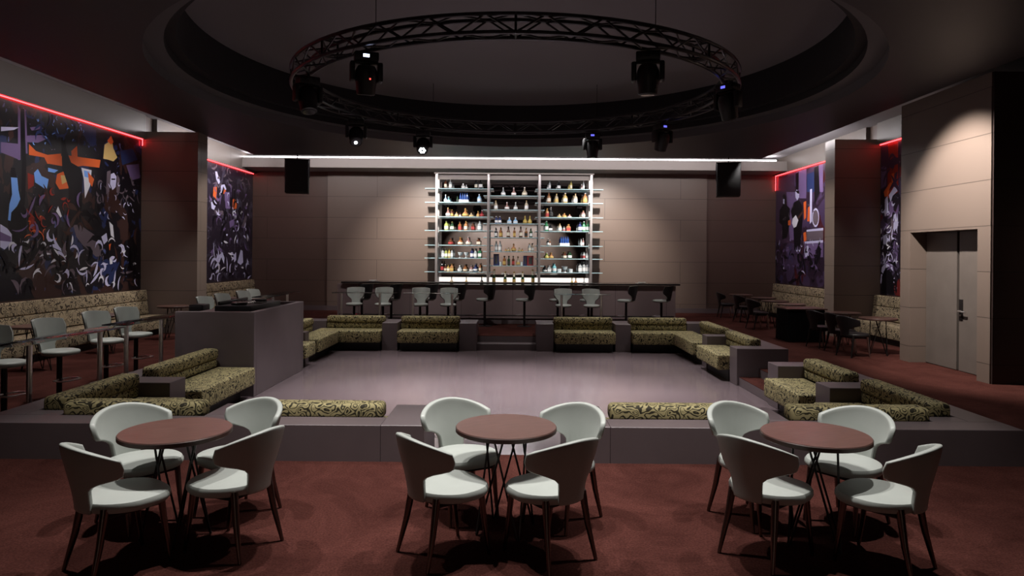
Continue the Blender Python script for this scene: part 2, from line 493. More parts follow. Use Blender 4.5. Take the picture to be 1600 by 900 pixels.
gr1 = mat_mural('mural_ground_left', (.007, .006, .010), [((.02, .03, .10), 1.6, .60, .6), ((.045, .02, .018), 1.4, .57, .3), ((.10, .12, .30), 6, .70, 1.0), ((.22, .18, .26), 7, .735, 1.5)], 1)
mural(-1, 8.0, 16.44, ZM0, ZM1, gr1, [
    ('purple', [(0, 222), (29, 225), (27, 249), (18, 245), (0, 238)]),
    ('purple', [(26, 164), (30, 172), (31, 250), (27, 250)]), ('purple', [(34, 168), (39, 172), (42, 240), (38, 240)]),
    ('purple', [(38, 212), (66, 211), (74, 216), (58, 223), (40, 222)]), ('lav', [(0, 198), (28, 199), (20, 203), (0, 205)]),
    ('purple', [(45, 199), (62, 197), (66, 201), (48, 204)]),
    ('orange', [(44, 225), (55, 236), (73, 242), (94, 240), (95, 256), (73, 256), (68, 246), (44, 242)]),
    ('orange', [(76, 250), (100, 242), (156, 250), (154, 262), (128, 259), (110, 262), (76, 256)]),
    ('yellow', [(162, 226), (168, 222), (172, 214), (176, 232), (182, 246), (176, 252), (166, 249), (160, 248)]),
    ('orange', [(166, 220), (172, 212), (176, 222), (172, 226)]),
    ('blue', [(52, 270), (58, 264), (64, 275), (75, 280), (72, 297), (62, 290), (54, 285)]),
    ('blue', [(74, 262), (90, 266), (84, 270), (74, 268)]),
    ('orange', [(88, 272), (98, 268), (108, 280), (108, 294), (92, 296), (86, 286)]),
    ('yellow', [(94, 274), (100, 274), (104, 284), (96, 288)]),
    ('white', [(126, 262), (142, 266), (140, 290), (132, 310), (130, 280)]), ('blue', [(130, 266), (139, 268), (138, 278), (131, 276)]),
    ('orange', [(136, 268), (146, 280), (143, 292), (138, 284)]),
    ('black', [(94, 212), (99, 212), (103, 236), (110, 254), (124, 262), (128, 274), (126, 350), (108, 352), (106, 292), (96, 262)]),
    ('orange', [(110, 236), (119, 228), (120, 246), (115, 256), (111, 248)]),
    ('black', [(16, 262), (22, 262), (30, 300), (40, 330), (42, 372), (30, 386), (20, 372), (12, 352)]),
    ('blue', [(16, 277), (26, 278), (28, 297), (31, 311), (26, 322), (17, 332), (16, 345), (12, 344), (14, 319), (18, 304)]),
    ('lav', [(0, 350), (11, 357), (18, 366), (18, 379), (7, 390), (0, 386)]), ('purple', [(0, 362), (17, 370), (17, 378), (0, 376)]),
    ('black', [(31, 170), (36, 170), (40, 260), (38, 320), (32, 320), (33, 250)]),
    ('red', [(42, 270), (52, 274), (52, 290), (43, 296)]), ('red', [(44, 340), (56, 342), (60, 360), (46, 362)]),
    ('grey', [(114, 352), (124, 351), (146, 366), (160, 384), (161, 400), (150, 401), (130, 384), (119, 370)]),
    ('lav', [(172, 272), (177, 270), (181, 276), (180, 292), (175, 297), (171, 288)]), ('grey', [(166, 268), (172, 266), (170, 300), (165, 304)]),
    ('grey', [(182, 272), (186, 280), (185, 304), (181, 300)]), ('black', [(173, 279), (179, 279), (179, 281), (173, 281)]),
    ('purple', [(196, 258), (216, 256), (218, 278), (204, 282)]), ('navy', [(186, 236), (206, 232), (214, 250), (190, 258)]),
    ('lav', [(158, 370), (166, 364), (168, 376), (162, 382)]), ('white', [(170, 346), (176, 352), (178, 372), (173, 368)]),
    ('white', [(171, 404), (175, 400), (176, 412), (172, 413)]), ('white', [(90, 322), (96, 338), (94, 340), (87, 330)]),
    ('orange', [(170, 382), (175, 380), (175, 390), (171, 391)]), ('orange', [(82, 370), (88, 372), (86, 380), (81, 378)]),
], [('black', 20, 60, 214, 310, 400, .7), ('brown', 26, 40, 214, 300, 450, .5), ('grey', 26, 150, 216, 275, 330, .20), ('grey', 22, 20, 214, 390, 450, .40), ('lav', 30, 6, 214, 372, 446, .34), ('white', 22, 10, 212, 372, 446, .24),
    ('navy', 24, 40, 160, 180, 230, .24), ('blue', 22, 46, 130, 180, 226, .09), ('lav', 16, 152, 216, 290, 350, .12), ('orange', 10, 42, 70, 330, 372, .14), ('red', 12, 42, 110, 296, 360, .22), ('purple', 10, 20, 120, 300, 380, .3), ('black', 26, 4, 214, 380, 446, .5)],
    'large dark concert mural with orange and blue shapes on the near left wall', 5)
gr2 = mat_mural('mural_ground_plum', (.020, .014, .026), [((.06, .05, .08), 2.4, .58, .8), ((.16, .14, .20), 6, .68, 1.2)], 2)
mural(-1, 17.02, YB - .06, ZM0, ZM1, gr2, [
    ('orange', [(363, 312), (366, 310), (370, 317), (369, 326), (363, 327)]), ('orange', [(333, 292), (338, 292), (338, 312), (332, 306)]),
    ('orange', [(349, 296), (352, 296), (352, 302), (348, 303)]),
    ('lav', [(335, 268), (338, 268), (343, 284), (341, 288), (337, 280)]), ('lav', [(343, 296), (345, 289), (350, 288), (353, 296), (351, 297), (348, 291), (345, 302)]),
    ('lav', [(329, 316), (334, 312), (338, 318), (334, 328), (330, 326)]), ('purple', [(350, 300), (358, 300), (358, 326), (352, 326)]),
    ('grey', [(334, 328), (350, 330), (350, 336), (336, 334)]), ('purple', [(358, 346), (366, 342), (365, 352), (359, 356)]),
    ('lav', [(341, 414), (343, 398), (347, 394), (351, 402), (350, 412), (346, 402)]),
    ('lav', [(371, 410), (376, 390), (379, 392), (380, 410), (376, 414)]), ('lav', [(365, 398), (369, 394), (369, 406), (366, 410)]),
    ('grey', [(378, 352), (383, 336), (385, 338), (384, 352), (378, 357)]),
], [('lav', 26, 328, 388, 390, 436, .40), ('lav', 22, 328, 388, 300, 380, .26), ('white', 12, 330, 388, 310, 430, .28), ('purple', 30, 328, 390, 290, 400, .34), ('black', 24, 328, 390, 300, 436, .5), ('grey', 18, 328, 390, 260, 300, .3)],
    'dark purple concert mural on the left wall in the far recess beside the bar wall', 11)
gr3 = mat_mural('mural_ground_purple', (.028, .014, .032), [((.060, .035, .085), 1.2, .50, .4), ((.06, .008, .012), 1.0, .60, .3), ((.05, .04, .12), 3, .64, .8)], 3)
mural(1, 17.34, YB - .06, ZM0, ZM1, gr3, [
    ('purple', [(1244, 262), (1259, 257), (1259, 310), (1246, 310)]), ('purple', [(1274, 256), (1285, 253), (1285, 300), (1276, 300)]),
    ('plum', [(1208, 285), (1240, 270), (1244, 380), (1210, 380)]),
    ('purple', [(1228, 300), (1246, 300), (1252, 372), (1234, 376)]),
    ('black', [(1222, 306), (1225, 303), (1228, 307), (1228, 320), (1234, 326), (1233, 352), (1229, 372), (1222, 374), (1222, 352), (1217, 348), (1218, 328), (1223, 320)]),
    ('lav', [(1223, 311), (1225, 311), (1225, 319), (1223, 318)]),
    ('black', [(1242, 272), (1247, 268), (1247, 296), (1243, 298)]),
    ('black', [(1240, 316), (1248, 312), (1253, 322), (1254, 340), (1251, 380), (1247, 392), (1241, 390), (1239, 350), (1235, 330)]),
    ('lav', [(1242, 300), (1244, 296), (1248, 300), (1248, 308), (1245, 313), (1242, 308)]), ('black', [(1242, 298), (1248, 298), (1248, 303), (1245, 302)]),
    ('white', [(1238, 342), (1243, 336), (1247, 344), (1244, 354), (1240, 356), (1237, 349)]), ('brown', [(1245, 340), (1256, 326), (1257, 328), (1247, 343)]),
    ('orange', [(1231, 345), (1235, 343), (1235, 352), (1231, 352)]), ('orange', [(1255, 316), (1259, 314), (1259, 340), (1256, 344)]),
    ('orange', [(1262, 324), (1265, 322), (1265, 346), (1261, 346)]), ('orange', [(1255, 364), (1259, 362), (1260, 376), (1256, 378)]),
    ('navy', [(1260, 272), (1272, 268), (1272, 300), (1260, 300)]), ('black', [(1271, 262), (1278, 258), (1280, 300), (1272, 320)]),
    ('lav', [(1265, 296), (1268, 295), (1268, 346), (1265, 350)]),
    ('lav', [(1274 + 5.5 * math.cos(t / 14 * 2 * PI), 340 + 15 * math.sin(t / 14 * 2 * PI)) for t in range(14)]),
    ('grey', [(1274 + 4.4 * math.cos(t / 14 * 2 * PI), 340 + 12 * math.sin(t / 14 * 2 * PI)) for t in range(14)]),
    ('lav', [(1260, 359), (1286, 356), (1286, 360), (1260, 362)]), ('grey', [(1260, 362), (1286, 360), (1286, 374), (1260, 376)]),
    ('lav', [(1257, 377.5), (1286, 375), (1286, 379), (1257, 381)]), ('purple', [(1257, 381), (1286, 379), (1286, 402), (1256, 404)]),
    ('lav', [(1259, 384), (1264, 384), (1263, 400), (1258, 402)]),
], [('black', 30, 1210, 1284, 386, 444, .6), ('purple', 26, 1210, 1284, 376, 420, .28), ('lav', 12, 1210, 1284, 374, 430, .22), ('grey', 14, 1208, 1284, 300, 380, .2), ('black', 12, 1258, 1284, 384, 410, .3)],
    'purple concert mural with a guitarist and drums on the right wall, far recess', 17)
gr4 = mat_mural('mural_ground_red', (.020, .014, .024), [((.07, .05, .10), 2.0, .55, .6), ((.16, .02, .02), 1.5, .60, .4), ((.20, .18, .28), 5, .66, 1.0)], 4)
mural(1, 13.12, 16.74, ZM0, ZM1, gr4, [
    ('plum', [(1372, 226), (1404, 216), (1404, 290), (1373, 300)]), ('purple', [(1374, 262), (1384, 258), (1384, 290), (1375, 296)]),
    ('red', [(1386, 262), (1402, 256), (1403, 300), (1386, 310)]), ('red', [(1386, 226), (1402, 220), (1402, 246), (1388, 250)]),
    ('orange', [(1380, 300), (1390, 285), (1394, 286), (1386, 306), (1382, 308)]), ('orange', [(1392, 272), (1396, 270), (1396, 290), (1393, 292)]),
    ('lav', [(1388, 305), (1396, 292), (1403, 290), (1402, 298), (1394, 306), (1391, 316)]), ('lav', [(1382, 312), (1386, 306), (1388, 336), (1382, 338)]),
    ('lav', [(1396, 336), (1402, 330), (1403, 352), (1397, 362), (1394, 352)]), ('purple', [(1388, 316), (1394, 314), (1396, 330), (1390, 340)]),
    ('lav', [(1376, 372), (1384, 366), (1388, 376), (1384, 382), (1378, 380)]), ('grey', [(1392, 340), (1396, 346), (1394, 380), (1391, 378)]),
    ('lav', [(1374, 440), (1378, 418), (1386, 408), (1394, 414), (1396, 424), (1388, 416), (1381, 424), (1377, 444)]),
    ('black', [(1378, 458), (1378, 432), (1384, 418), (1392, 420), (1396, 436), (1398, 462)]),
    ('lav', [(1396, 436), (1398, 434), (1399, 440), (1397, 442)]),
], [('lav', 30, 1374, 1402, 320, 416, .24), ('white', 10, 1376, 1402, 330, 410, .16), ('purple', 20, 1374, 1402, 330, 420, .26), ('black', 20, 1374, 1402, 370, 460, .36), ('plum', 12, 1374, 1402, 240, 300, .4)],
    'narrow red and lavender concert mural on the right wall beside the double door block', 23)
# the wall stands proud above each mural, its lip shading the red light line
for s_, y0, y1 in ((-1, 6.0, 16.468), (-1, 16.982, YB - .003), (1, 17.302, YB - .003), (1, 13.072, 16.778)):
    mb = MB(); a, c = s_ * (XW - .001), s_ * (XW - .10)
    mb.box(min(a, c), max(a, c), y0, y1, ZL[s_], ZT - .002)
    struct('wall_upper', mb, M['wallup'])
# red light lines above the murals
def redline(side, y0, y1, drop, label):
    x = side * (XW - .045)
    mb = MB(); z = ZL[side] - .002; mb.box(x - .009, x + .009, y0, y1, z - .018, z)
    if drop: mb.box(x - .007, x + .007, y1 - .015, y1, z - drop, z - .018)
    tag(mb.build('red_light_strip', M['ledred'], None, 0), label, 'light strip')
redline(-1, 8.0, 16.43, .16, 'red glowing light line along the top of the large left mural')
redline(-1, 17.03, YB - .08, 0, 'red glowing light line over the far left mural')
redline(1, 17.36, YB - .08, .5, 'red glowing light line over the purple guitarist mural on the right')  # end drop is no lamp: imitates the red glow down the far corner
redline(1, 13.14, 16.73, 0, 'red glowing light line over the narrow mural near the double door')

# ------------------------------------------------------------------ seating ring round the sunken floor
ZP = .34
def ring(name, label, boxes, blocks):
    t = thing(name, label, 'seating platform', (0, 0, 0))
    mb = MB()
    for b_ in boxes: mb.box(*b_, PIT + .001, ZP, .004, 1)
    mb.build('ledge', M['plat'], t, 30)
    for b_ in blocks:
        mb = MB(); mb.box(*b_, PIT + .001, ZP + .002, .005, 1); mb.build('armrest_block', M['plat'], t, 30)
    return t
def ux(a, b_, s):
    x0, x1 = UC + s * a, UC + s * b_
    return (min(x0, x1), max(x0, x1))
LI = 4.65
for s, nm in ((-1, 'left'), (1, 'right')):
    # front corner
    boxes = [(*ux(1.08, 4.96, s), 6.4, 6.72), (*ux(LI, 4.96, s), 6.722, 10.05 if s > 0 else 10.66)]
    boxes.append((*ux(4.30, LI - .001, s), 6.721, 6.92))
    blocks = [(*ux(.67, 1.078, s), 6.4, 7.28), (*ux(2.54, 2.88, s), 6.722, 7.28), (*ux(4.06, LI - .002, s), 8.40, 8.80)]
    if s > 0: blocks.append((*ux(4.06, 4.96, s), 10.052, 10.45))
    ring('seating_platform', f'brown laminate platform ledge and armrest blocks at the near {nm} corner of the dance floor', boxes, blocks)
    # back corner
    y0 = 12.302 if s > 0 else 13.19
    boxes = [(*ux(1.10, 4.96, s), 16.5, 16.85), (*ux(LI, 4.96, s), y0, 16.498)]
    boxes.append((*ux(4.30, LI - .001, s), 16.30, 16.499))
    blocks = [(*ux(.70, 1.098, s), 15.9, 16.85), (*ux(2.54, 2.90, s), 15.9, 16.498)]
    if s > 0: blocks += [(*ux(4.06, 4.96, s), 11.9, 12.30), (*ux(4.06, LI - .002, s), 13.75, 14.10)]
    else: blocks += [(*ux(4.06, LI - .002, s), 13.85, 14.10)]
    ring('seating_platform', f'brown laminate platform ledge and armrest blocks at the far {nm} corner of the dance floor', boxes, blocks)

# stairs down to the sunken floor
def stair(label, rects, nose=False):
    t = thing('stair', label, 'stair', (0, 0, 0))
    for i, (x0, x1, y0, y1, z1) in enumerate(rects):
        mb = MB(); mb.box(x0, x1, y0, y1, PIT + .001, z1 - (.008 if i == 0 or nose else 0), .004, 1)
        q = mb.build('tread', M['plat'], t, 30)
        if i == 0 or nose:
            mb = MB(); mb.box(x0, x1, y0, y1, z1 - .0078, z1); mb.build('carpet_top', M['carpet'], q, 0)
stair('two low steps down to the dance floor from the bar side', [(UC - .698, UC + .698, 16.4, 16.849, -.002), (UC - .698, UC + .698, 16.05, 16.399, -.15)])
stair('two steps between armrest blocks on the right side of the dance floor', [(UC + 4.45, UC + 4.959, 10.452, 11.898, -.002), (UC + 4.10, UC + 4.449, 10.452, 11.898, -.15)], True)
stair('low steps in the front platform opening behind the middle round table', [(UC - .668, UC + .668, 6.401, 6.66, -.002), (UC - .668, UC + .668, 6.661, 6.98, -.15)])

def sofa(label, w, loc, rz, seat0=0.0, seat1=0.0):
    """local: rear of backrest y=0, faces +y, floor at z=0; seat may run past the back by seat0/seat1"""
    t = thing('banquette_sofa', label, 'sofa', loc, rz, 'olive patterned banquette sofas round the dance floor')
    hw = w / 2
    mb = MB(); mb.box(-hw + .04 - seat0, hw - .04 + seat1, .225, .58, 0, .20); mb.build('plinth', M['black'], t, 0)
    mb = MB(); mb.box(-hw - seat0, hw + seat1, .20, .80, .20, .47, .028, 3); mb.build('seat', M['fab'], t)
    mb = MB(); mb.box(-hw, hw, .012, .21, .472, .60, .025, 3); mb.build('lower_back_cushion', M['fab'], t)
    mb = MB(); mb.box(-hw, hw, .002, .235, .601, .765, .05, 4); mb.build('upper_back_cushion', M['fab'], t)
    return t
for s, nm in ((-1, 'left'), (1, 'right')):
    xi, xo = UC + s * 1.82, UC + s * 3.60
    e0, e1 = (0, .15) if s > 0 else (.15, 0)
    # far row faces the camera (-y): rotate by pi -> local x flips
    sofa(f'olive patterned sofa in the far row, first one {nm} of the back steps', 1.40, (xi, 16.495, PIT), PI)
    sofa(f'olive patterned sofa in the far {nm} corner of the dance floor, facing the room front', 1.38, (xo, 16.495, PIT), PI, e1, e0)
    # near row faces away
    sofa(f'olive patterned sofa backing onto the near ledge, first one {nm} of the middle table', 1.40, (xi, 6.725, PIT), 0)
    sofa(f'olive patterned sofa backing onto the near ledge at the near {nm} corner', 1.38, (xo, 6.725, PIT), 0, e0, e1)
    rz = PI / 2 if s > 0 else -PI / 2
    xs = UC + s * (LI - .004)
    def side(y0, y1, lab, ext=(0, 0)): sofa(lab, y1 - y0, (xs, (y0 + y1) / 2, PIT), rz, *ext)
    side(6.96, 8.39, f'olive patterned sofa on the {nm} ledge nearest the camera, before the first armrest block', (-.57, 0) if s > 0 else (0, -.57))
    side(8.81, 10.04 if s > 0 else 10.62, f'olive patterned sofa on the {nm} ledge ' + ('just in front of the side steps' if s > 0 else 'just in front of the booth'))
    if s > 0: side(12.32, 13.74, 'olive patterned sofa on the right ledge just behind the side steps')
    else: side(13.2, 13.84, 'short olive patterned sofa on the left ledge just behind the booth')
    side(14.11, 15.66, f'olive patterned sofa on the {nm} ledge next to the far corner')

# ------------------------------------------------------------------ booth with player deck
t = thing('dj_booth', 'tall brown laminate music booth on the left edge of the dance floor', 'booth', (0, 0, 0))
bx0, bx1, by0, by1, bz = -5.29, -4.05, 10.67, 13.17, 1.02
mb = MB(); mb.box(bx0, bx1, by0, by0 + .10, PIT + .002, bz, .004, 1); mb.build('front_panel', M['plat'], t)
mb = MB(); mb.box(bx1 - .10, bx1, by0 + .101, by1 - .101, PIT + .002, bz, .004, 1); mb.build('side_panel', M['plat'], t)
mb = MB(); mb.box(bx0, bx1, by1 - .10, by1, PIT + .002, bz, .004, 1); mb.build('back_panel', M['plat'], t)
mb = MB(); mb.box(bx0 + .01, bx1 - .101, by0 + .101, by1 - .101, .90, .96, .004, 1); mb.build('deck', M['plat'], t)
t = thing('dj_controller', 'black music mixing deck with knobs and jog wheels on the booth', 'mixing deck', (-4.62, 11.95, .961))
mb = MB(); mb.box(-.30, .30, -.72, .72, 0, .11, .012, 2); mb.build('body', M['black'], t)
for y in (-.45, .45):
    mb = MB(); mb.lathe([(.13, 0), (.135, .03), (.12, .042), (.05, .046), (0, .046)], (0, y, .111), 28); j = mb.build('jog_wheel', M['darkmetal'], t)
for i in range(4):
    for k in range(3):
        mb = MB(); mb.lathe([(.017, 0), (.015, .035), (0, .035)], (-.18 + k * .1, -.15 + i * .1, .111), 10); mb.build('knob', M['nickel'], t)
mb = MB(); mb.box(.12, .26, -.12, .12, .111, .125); mb.build('screen', M['lensdark'], t)
mb = MB(); mb.box(-.30, -.26, -.6, .6, .111, .17, .01, 2); mb.build('rear_hood', M['black'], t)
for k in range(4):
    mb = MB(); mb.box(.02, .05, -.17 + k * .1, -.13 + k * .1, .111, .128, .004, 1); mb.build('fader', M['nickel'], t)
for y in (-.45, .45):
    mb = MB(); mb.lathe([(.115, 0), (.115, .006), (.10, .008), (.10, 0)], (0, y, .153), 28); mb.build('jog_ring', M['nickel'], t)
t = thing('speaker_monitor', 'small black monitor speaker behind the left end of the booth', 'speaker', (-5.75, 12.5, 0))
mb = MB(); mb.box(-.16, .16, -.16, .16, .0, .03, .005); mb.build('foot', M['darkmetal'], t)
mb = MB(); mb.cyl((0, 0, .03), (0, 0, .72), .03); mb.build('pole', M['darkmetal'], t)
mb = MB(); mb.box(-.13, .13, -.15, .15, .72, 1.0, .02, 2); mb.build('cabinet', M['black'], t)
mb = MB(); mb.box(-.11, .11, -.16, -.151, .75, .97, .004, 1); mb.build('grille', M['grille'], t)
mb = MB(); mb.box(-5.75, -5.32, 11.4, 12.2, .001, .16, .01, 2)
tag(mb.build('step_box', M['rug'], None), 'low red carpeted step box behind the booth', 'step')

# ------------------------------------------------------------------ tub chairs
def seat_pad(z0, hw, yf, yr, th=.075, n=40, cy=0.0, ef=.72, er=.95, taper=.28):
    """shield shaped pad: broad front edge with rounded corners, tapering to the rear"""
    mb = MB(); b = mb.bm
    def outline(t):
        a = 2 * PI * t
        c, s_ = math.cos(a), math.sin(a)
        e = ef if s_ > 0 else er
        x = hw * math.copysign(abs(c) ** e, c)
        y = (yf if s_ > 0 else yr) * math.copysign(abs(s_) ** e, s_)
        return x * (1.0 - taper * max(0, -s_) ** 1.2 - .04 * max(0, s_)), y
    prof = [(.0, 0), (.80, .0), (.955, .010), (1.0, .030), (.995, .050), (.955, th - .008), (.82, th), (.5, th + .004), (0, th + .006)]
    rings = []
    for sc_, z in prof:
        if sc_ == 0: rings.append([b.verts.new((0, cy, z0 + z))])
        else: rings.append([b.verts.new((outline(i / n)[0] * sc_, cy + outline(i / n)[1] * sc_, z0 + z)) for i in range(n)])
    for A, C_ in zip(rings, rings[1:]):
        for j in range(n):
            k = (j + 1) % n
            if len(A) == 1: b.faces.new((A[0], C_[k], C_[j]))
            elif len(C_) == 1: b.faces.new((A[j], A[k], C_[0]))
            else: b.faces.new((A[j], A[k], C_[k], C_[j]))
    bmesh.ops.recalc_face_normals(b, faces=b.faces)
    return mb
def sstep(a, b_, x):
    t = min(max((x - a) / (b_ - a), 0), 1); return t * t * (3 - 2 * t)
def shell_pt(sv, tv, zb, zt, w0, w1, r0, r1, off=0.0):
    """sv in -1..1 across, tv 0..1 up; the back flares into two wings above the waist"""
    wmax = w0 + (w1 - w0) * sstep(.34, .72, tv) - R(4) * sstep(.86, 1.0, tv)
    ph = sv * wmax
    ztop = zt - .095 * (abs(ph) / w1) ** 1.8
    z = zb + (ztop - zb) * tv
    k = sstep(0, 1, tv * .9)
    r = r0 + (r1 - r0) * k + off
    cy = -.055 + .055 * k - .02 * tv
    return Vector((r * math.sin(ph), cy - r * math.cos(ph), z))
def shell_back(zb, zt, w0, w1, r0, r1, th=.040, ns=30, nt=14):
    mb = MB(); b = mb.bm
    def layer(off):
        return [[b.verts.new(shell_pt(-1 + 2 * i / ns, j / nt, zb, zt, w0, w1, r0, r1, off)) for i in range(ns + 1)] for j in range(nt + 1)]
    A = layer(0); C_ = layer(th)
    for j in range(nt):
        for i in range(ns):
            b.faces.new((A[j][i], A[j][i + 1], A[j + 1][i + 1], A[j + 1][i]))
            b.faces.new((C_[j][i], C_[j + 1][i], C_[j + 1][i + 1], C_[j][i + 1]))
    for i in range(ns):
        b.faces.new((A[0][i], C_[0][i], C_[0][i + 1], A[0][i + 1])); b.faces.new((A[nt][i], A[nt][i + 1], C_[nt][i + 1], C_[nt][i]))
    for j in range(nt):
        b.faces.new((A[j][0], A[j + 1][0], C_[j + 1][0], C_[j][0])); b.faces.new((A[j][ns], C_[j][ns], C_[j + 1][ns], A[j + 1][ns]))
    bmesh.ops.recalc_face_normals(b, faces=b.faces)
    # round the rim
    rim = [e for e in b.edges if len(e.link_faces) == 2 and e.calc_face_angle(0) > R(55)]
    bmesh.ops.bevel(b, geom=rim, offset=.012, segments=3, profile=.5, affect='EDGES')
    return mb
def tub_chair(name, label, leather, frontm, rearm, piping, group):
    t = thing(name, label, 'chair', (0, 0, 0), 0, group)
    seat_pad(.392, .262, .262, .225, cy=-.02, taper=.14).build('seat', leather, t, 40)
    P_ = (.400, .815, R(30), R(71), .172, .286)
    bk = shell_back(*P_).build('backrest', leather, t, 50)
    if piping:
        mb = MB()
        mb.tube([shell_pt(sv / 12, .50 + .03 * (sv / 12) ** 2, *P_, .035) for sv in range(-11, 12)], .0045, 6)
        for sv in (-.55, .55):
            mb.tube([shell_pt(sv, .05 + .45 * k / 6, *P_, .035) for k in range(7)], .0045, 6)
        mb.build('seam_piping', M['stitch'], bk)
    mb = MB(); mb.box(-.16, .16, -.17, .17, .365, .392, .01, 2); mb.build('seat_frame', M['darkmetal'], t)
    for s in (-1, 1):
        mb = MB(); mb.tube([(s * .175, .145, .40), (s * .182, .17, .2), (s * .19, .20, .003)], [.021, .017, .011], 12)
        mb.build('front_leg', frontm, t)
        mb = MB(); mb.tube([(s * .155, -.175, .43), (s * .172, -.210, .22), (s * .195, -.262, .004)], [.025, .020, .012], 12)
        q = mb.build('rear_leg', rearm, t)
        mb = MB(); mb.lathe([(.013, 0), (.016, .006), (.012, .014), (0, .016)], (s * .155, -.175, .431), 12); mb.build('ferrule', M['nickel'], q)
    return t
GCH = 'pale leather tub chairs at the front tables'
chair0 = tub_chair('tub_chair', '', M['leather'], M['bronze'], M['bronze'], True, GCH)
def face(fx, fy): return math.atan2(-fx, fy)
FRONT = [
 (-2.42, 4.26, 0.60, 0.80, 'pale grey tub chair at the near left side of the left round table'),
 (-1.87, 4.54, -0.93, 0.36, 'pale grey tub chair at the near right side of the left round table'),
 (-2.67, 4.93, 0.82, -0.57, 'pale grey tub chair at the far left side of the left round table'),
 (-2.07, 5.09, -0.5, -0.87, 'pale grey tub chair at the far right side of the left round table'),
 (-0.42, 4.47, 0.80, 0.60, 'pale grey tub chair at the near left side of the middle round table'),
 (0.225, 4.46, -0.61, 0.79, 'pale grey tub chair at the near right side of the middle round table'),
 (-0.365, 5.13, 0.47, -0.88, 'pale grey tub chair at the far left side of the middle round table'),
 (0.35, 5.01, -0.62, -0.78, 'pale grey tub chair at the far right side of the middle round table'),
 (1.69, 4.49, 0.80, 0.60, 'pale grey tub chair at the near left side of the right round table'),
 (2.345, 4.36, -0.66, 0.75, 'pale grey tub chair at the near right side of the right round table'),
 (1.79, 5.07, 0.42, -0.9, 'pale grey tub chair at the far left side of the right round table'),
 (2.44, 5.02, -0.82, -0.57, 'pale grey tub chair at the far right side of the right round table')]
for i, (x, y, fx, fy, lab) in enumerate(FRONT):
    if i == 0:
        chair0.location = (x, y, 0); chair0.rotation_euler = (0, 0, face(fx, fy)); chair0['label'] = lab
    else: dup(chair0, (x, y, 0), face(fx, fy), lab)

# ------------------------------------------------------------------ round tables with hairpin legs
def round_table(label, loc, group, metal, rt=.357):
    t = thing('round_table', label, 'table', loc, .35, group)
    mb = MB(); mb.lathe([(rt - .01, 0), (rt, .006), (rt, .030), (rt - .004, .034)], (0, 0, .704), 64); mb.build('edge_band', M['woodedge'], t)
    mb = MB(); mb.lathe([(rt - .004, 0), (rt - .006, .003), (0, .003)], (0, 0, .7381), 64); mb.build('tabletop', M['wood'], t)
    mb = MB(); mb.lathe([(.16, 0), (.16, .008)], (0, 0, .695), 32); mb.build('mounting_plate', metal, t)
    for k in range(4):
        a = PI / 2 * k
        mb = MB()
        def P3(r, an, z): return (r * math.cos(an), r * math.sin(an), z)
        a0, a1 = a - R(62), a + R(62)
        foot = [P3(.212, a - .05, .037), P3(.218, a - .035, .014), P3(.22, a, .0085), P3(.218, a + .035, .014), P3(.212, a + .05, .037)]
        mb.tube([P3(.145, a0, .70)] + foot + [P3(.145, a1, .70)], .0075, 8)
        mb.build('hairpin_leg', metal, t)
    return t
GT = 'round wooden tables at the front'
tb = round_table('round brown wooden table at the front left among four pale chairs', (-2.29, 4.65, 0), GT, M['darkmetal'])
dup(tb, (-.045, 4.83, 0), .42, 'round brown wooden table at the front middle before the opening in the platform')
dup(tb, (2.075, 4.68, 0), .35, 'round brown wooden table at the front right among four pale chairs')
GTR = 'round tables along the right bench'
for i, (x, y, lab) in enumerate([
    (7.32, 13.7, 'dark round hairpin table nearest the double door, before the short bench'),
    (7.25, 15.0, 'dark round table second from the double door block along the right wall'),
    (7.15, 17.6, 'dark round table beside the right pillar behind the black draped table'),
    (7.2, 18.8, 'dark round table third from the far end along the right bench'),
    (7.4, 20.2, 'dark round table second from the far end along the right bench'),
    (7.25, 21.8, 'dark round table at the far right corner near the bar wall')]):
    dup(tb, (x, y, 0), .35 + .3 * i, lab, GTR)
GTL = 'round tables along the left bench'
for i, (x, y, lab) in enumerate([
    (-7.75, 11.1, 'dark round table by the left bench nearest the camera'),
    (-7.75, 13.2, 'dark round table in the middle of the left bench, behind the second stool'),
    (-7.65, 15.4, 'dark round table at the far end of the left bench near the pillar'),
    (-7.7, 18.3, 'dark round table by the far left bench beyond the pillar')]):
    dup(tb, (x, y, 0), .2 + .4 * i, lab, GTL)
# black chairs on the right
bc = tub_chair('black_chair', 'black leather chair nearest the double door block, at the right wall tables', M['blackleather'], M['nickel'], M['darkmetal'], False, 'black chairs along the right tables')
bc.location = (6.72, 13.45, 0); bc.rotation_euler = (0, 0, face(.95, .3))
for x, y, fx, fy, lab in [
    (6.68, 14.75, .95, .3, 'black leather chair beside the black draped table on the right'),
    (6.78, 14.10, .95, .2, 'black leather chair tucked between the two nearest right wall tables'),
    (6.62, 18.45, .95, .25, 'black leather chair third from the far end of the right tables'),
    (6.9, 20.4, .95, .2, 'black leather chair second from the far end of the right tables'),
    (6.8, 21.75, 1, 0, 'black leather chair at the far right corner against the bar wall')]:
    dup(bc, (x, y, 0), face(fx, fy), lab)
t = thing('draped_table', 'rectangular table with brown top and black cloth skirt at the right', 'table', (6.70, 15.95, 0))
mb = MB(); mb.box(-.47, .47, -.38, .38, .74, .77, .006, 2); mb.build('tabletop', M['wood'], t)
mb = MB()
ring_pts = []
for i in range(120):
    a = i / 120 * 4
    k, f_ = int(a), a % 1
    cs = [(-.42, -.34), (.42, -.34), (.42, .34), (-.42, .34), (-.42, -.34)]
    x = cs[k][0] + (cs[k + 1][0] - cs[k][0]) * f_; y = cs[k][1] + (cs[k + 1][1] - cs[k][1]) * f_
    ring_pts.append((x, y))
r0 = [mb.bm.verts.new((x, y, .739)) for x, y in ring_pts]
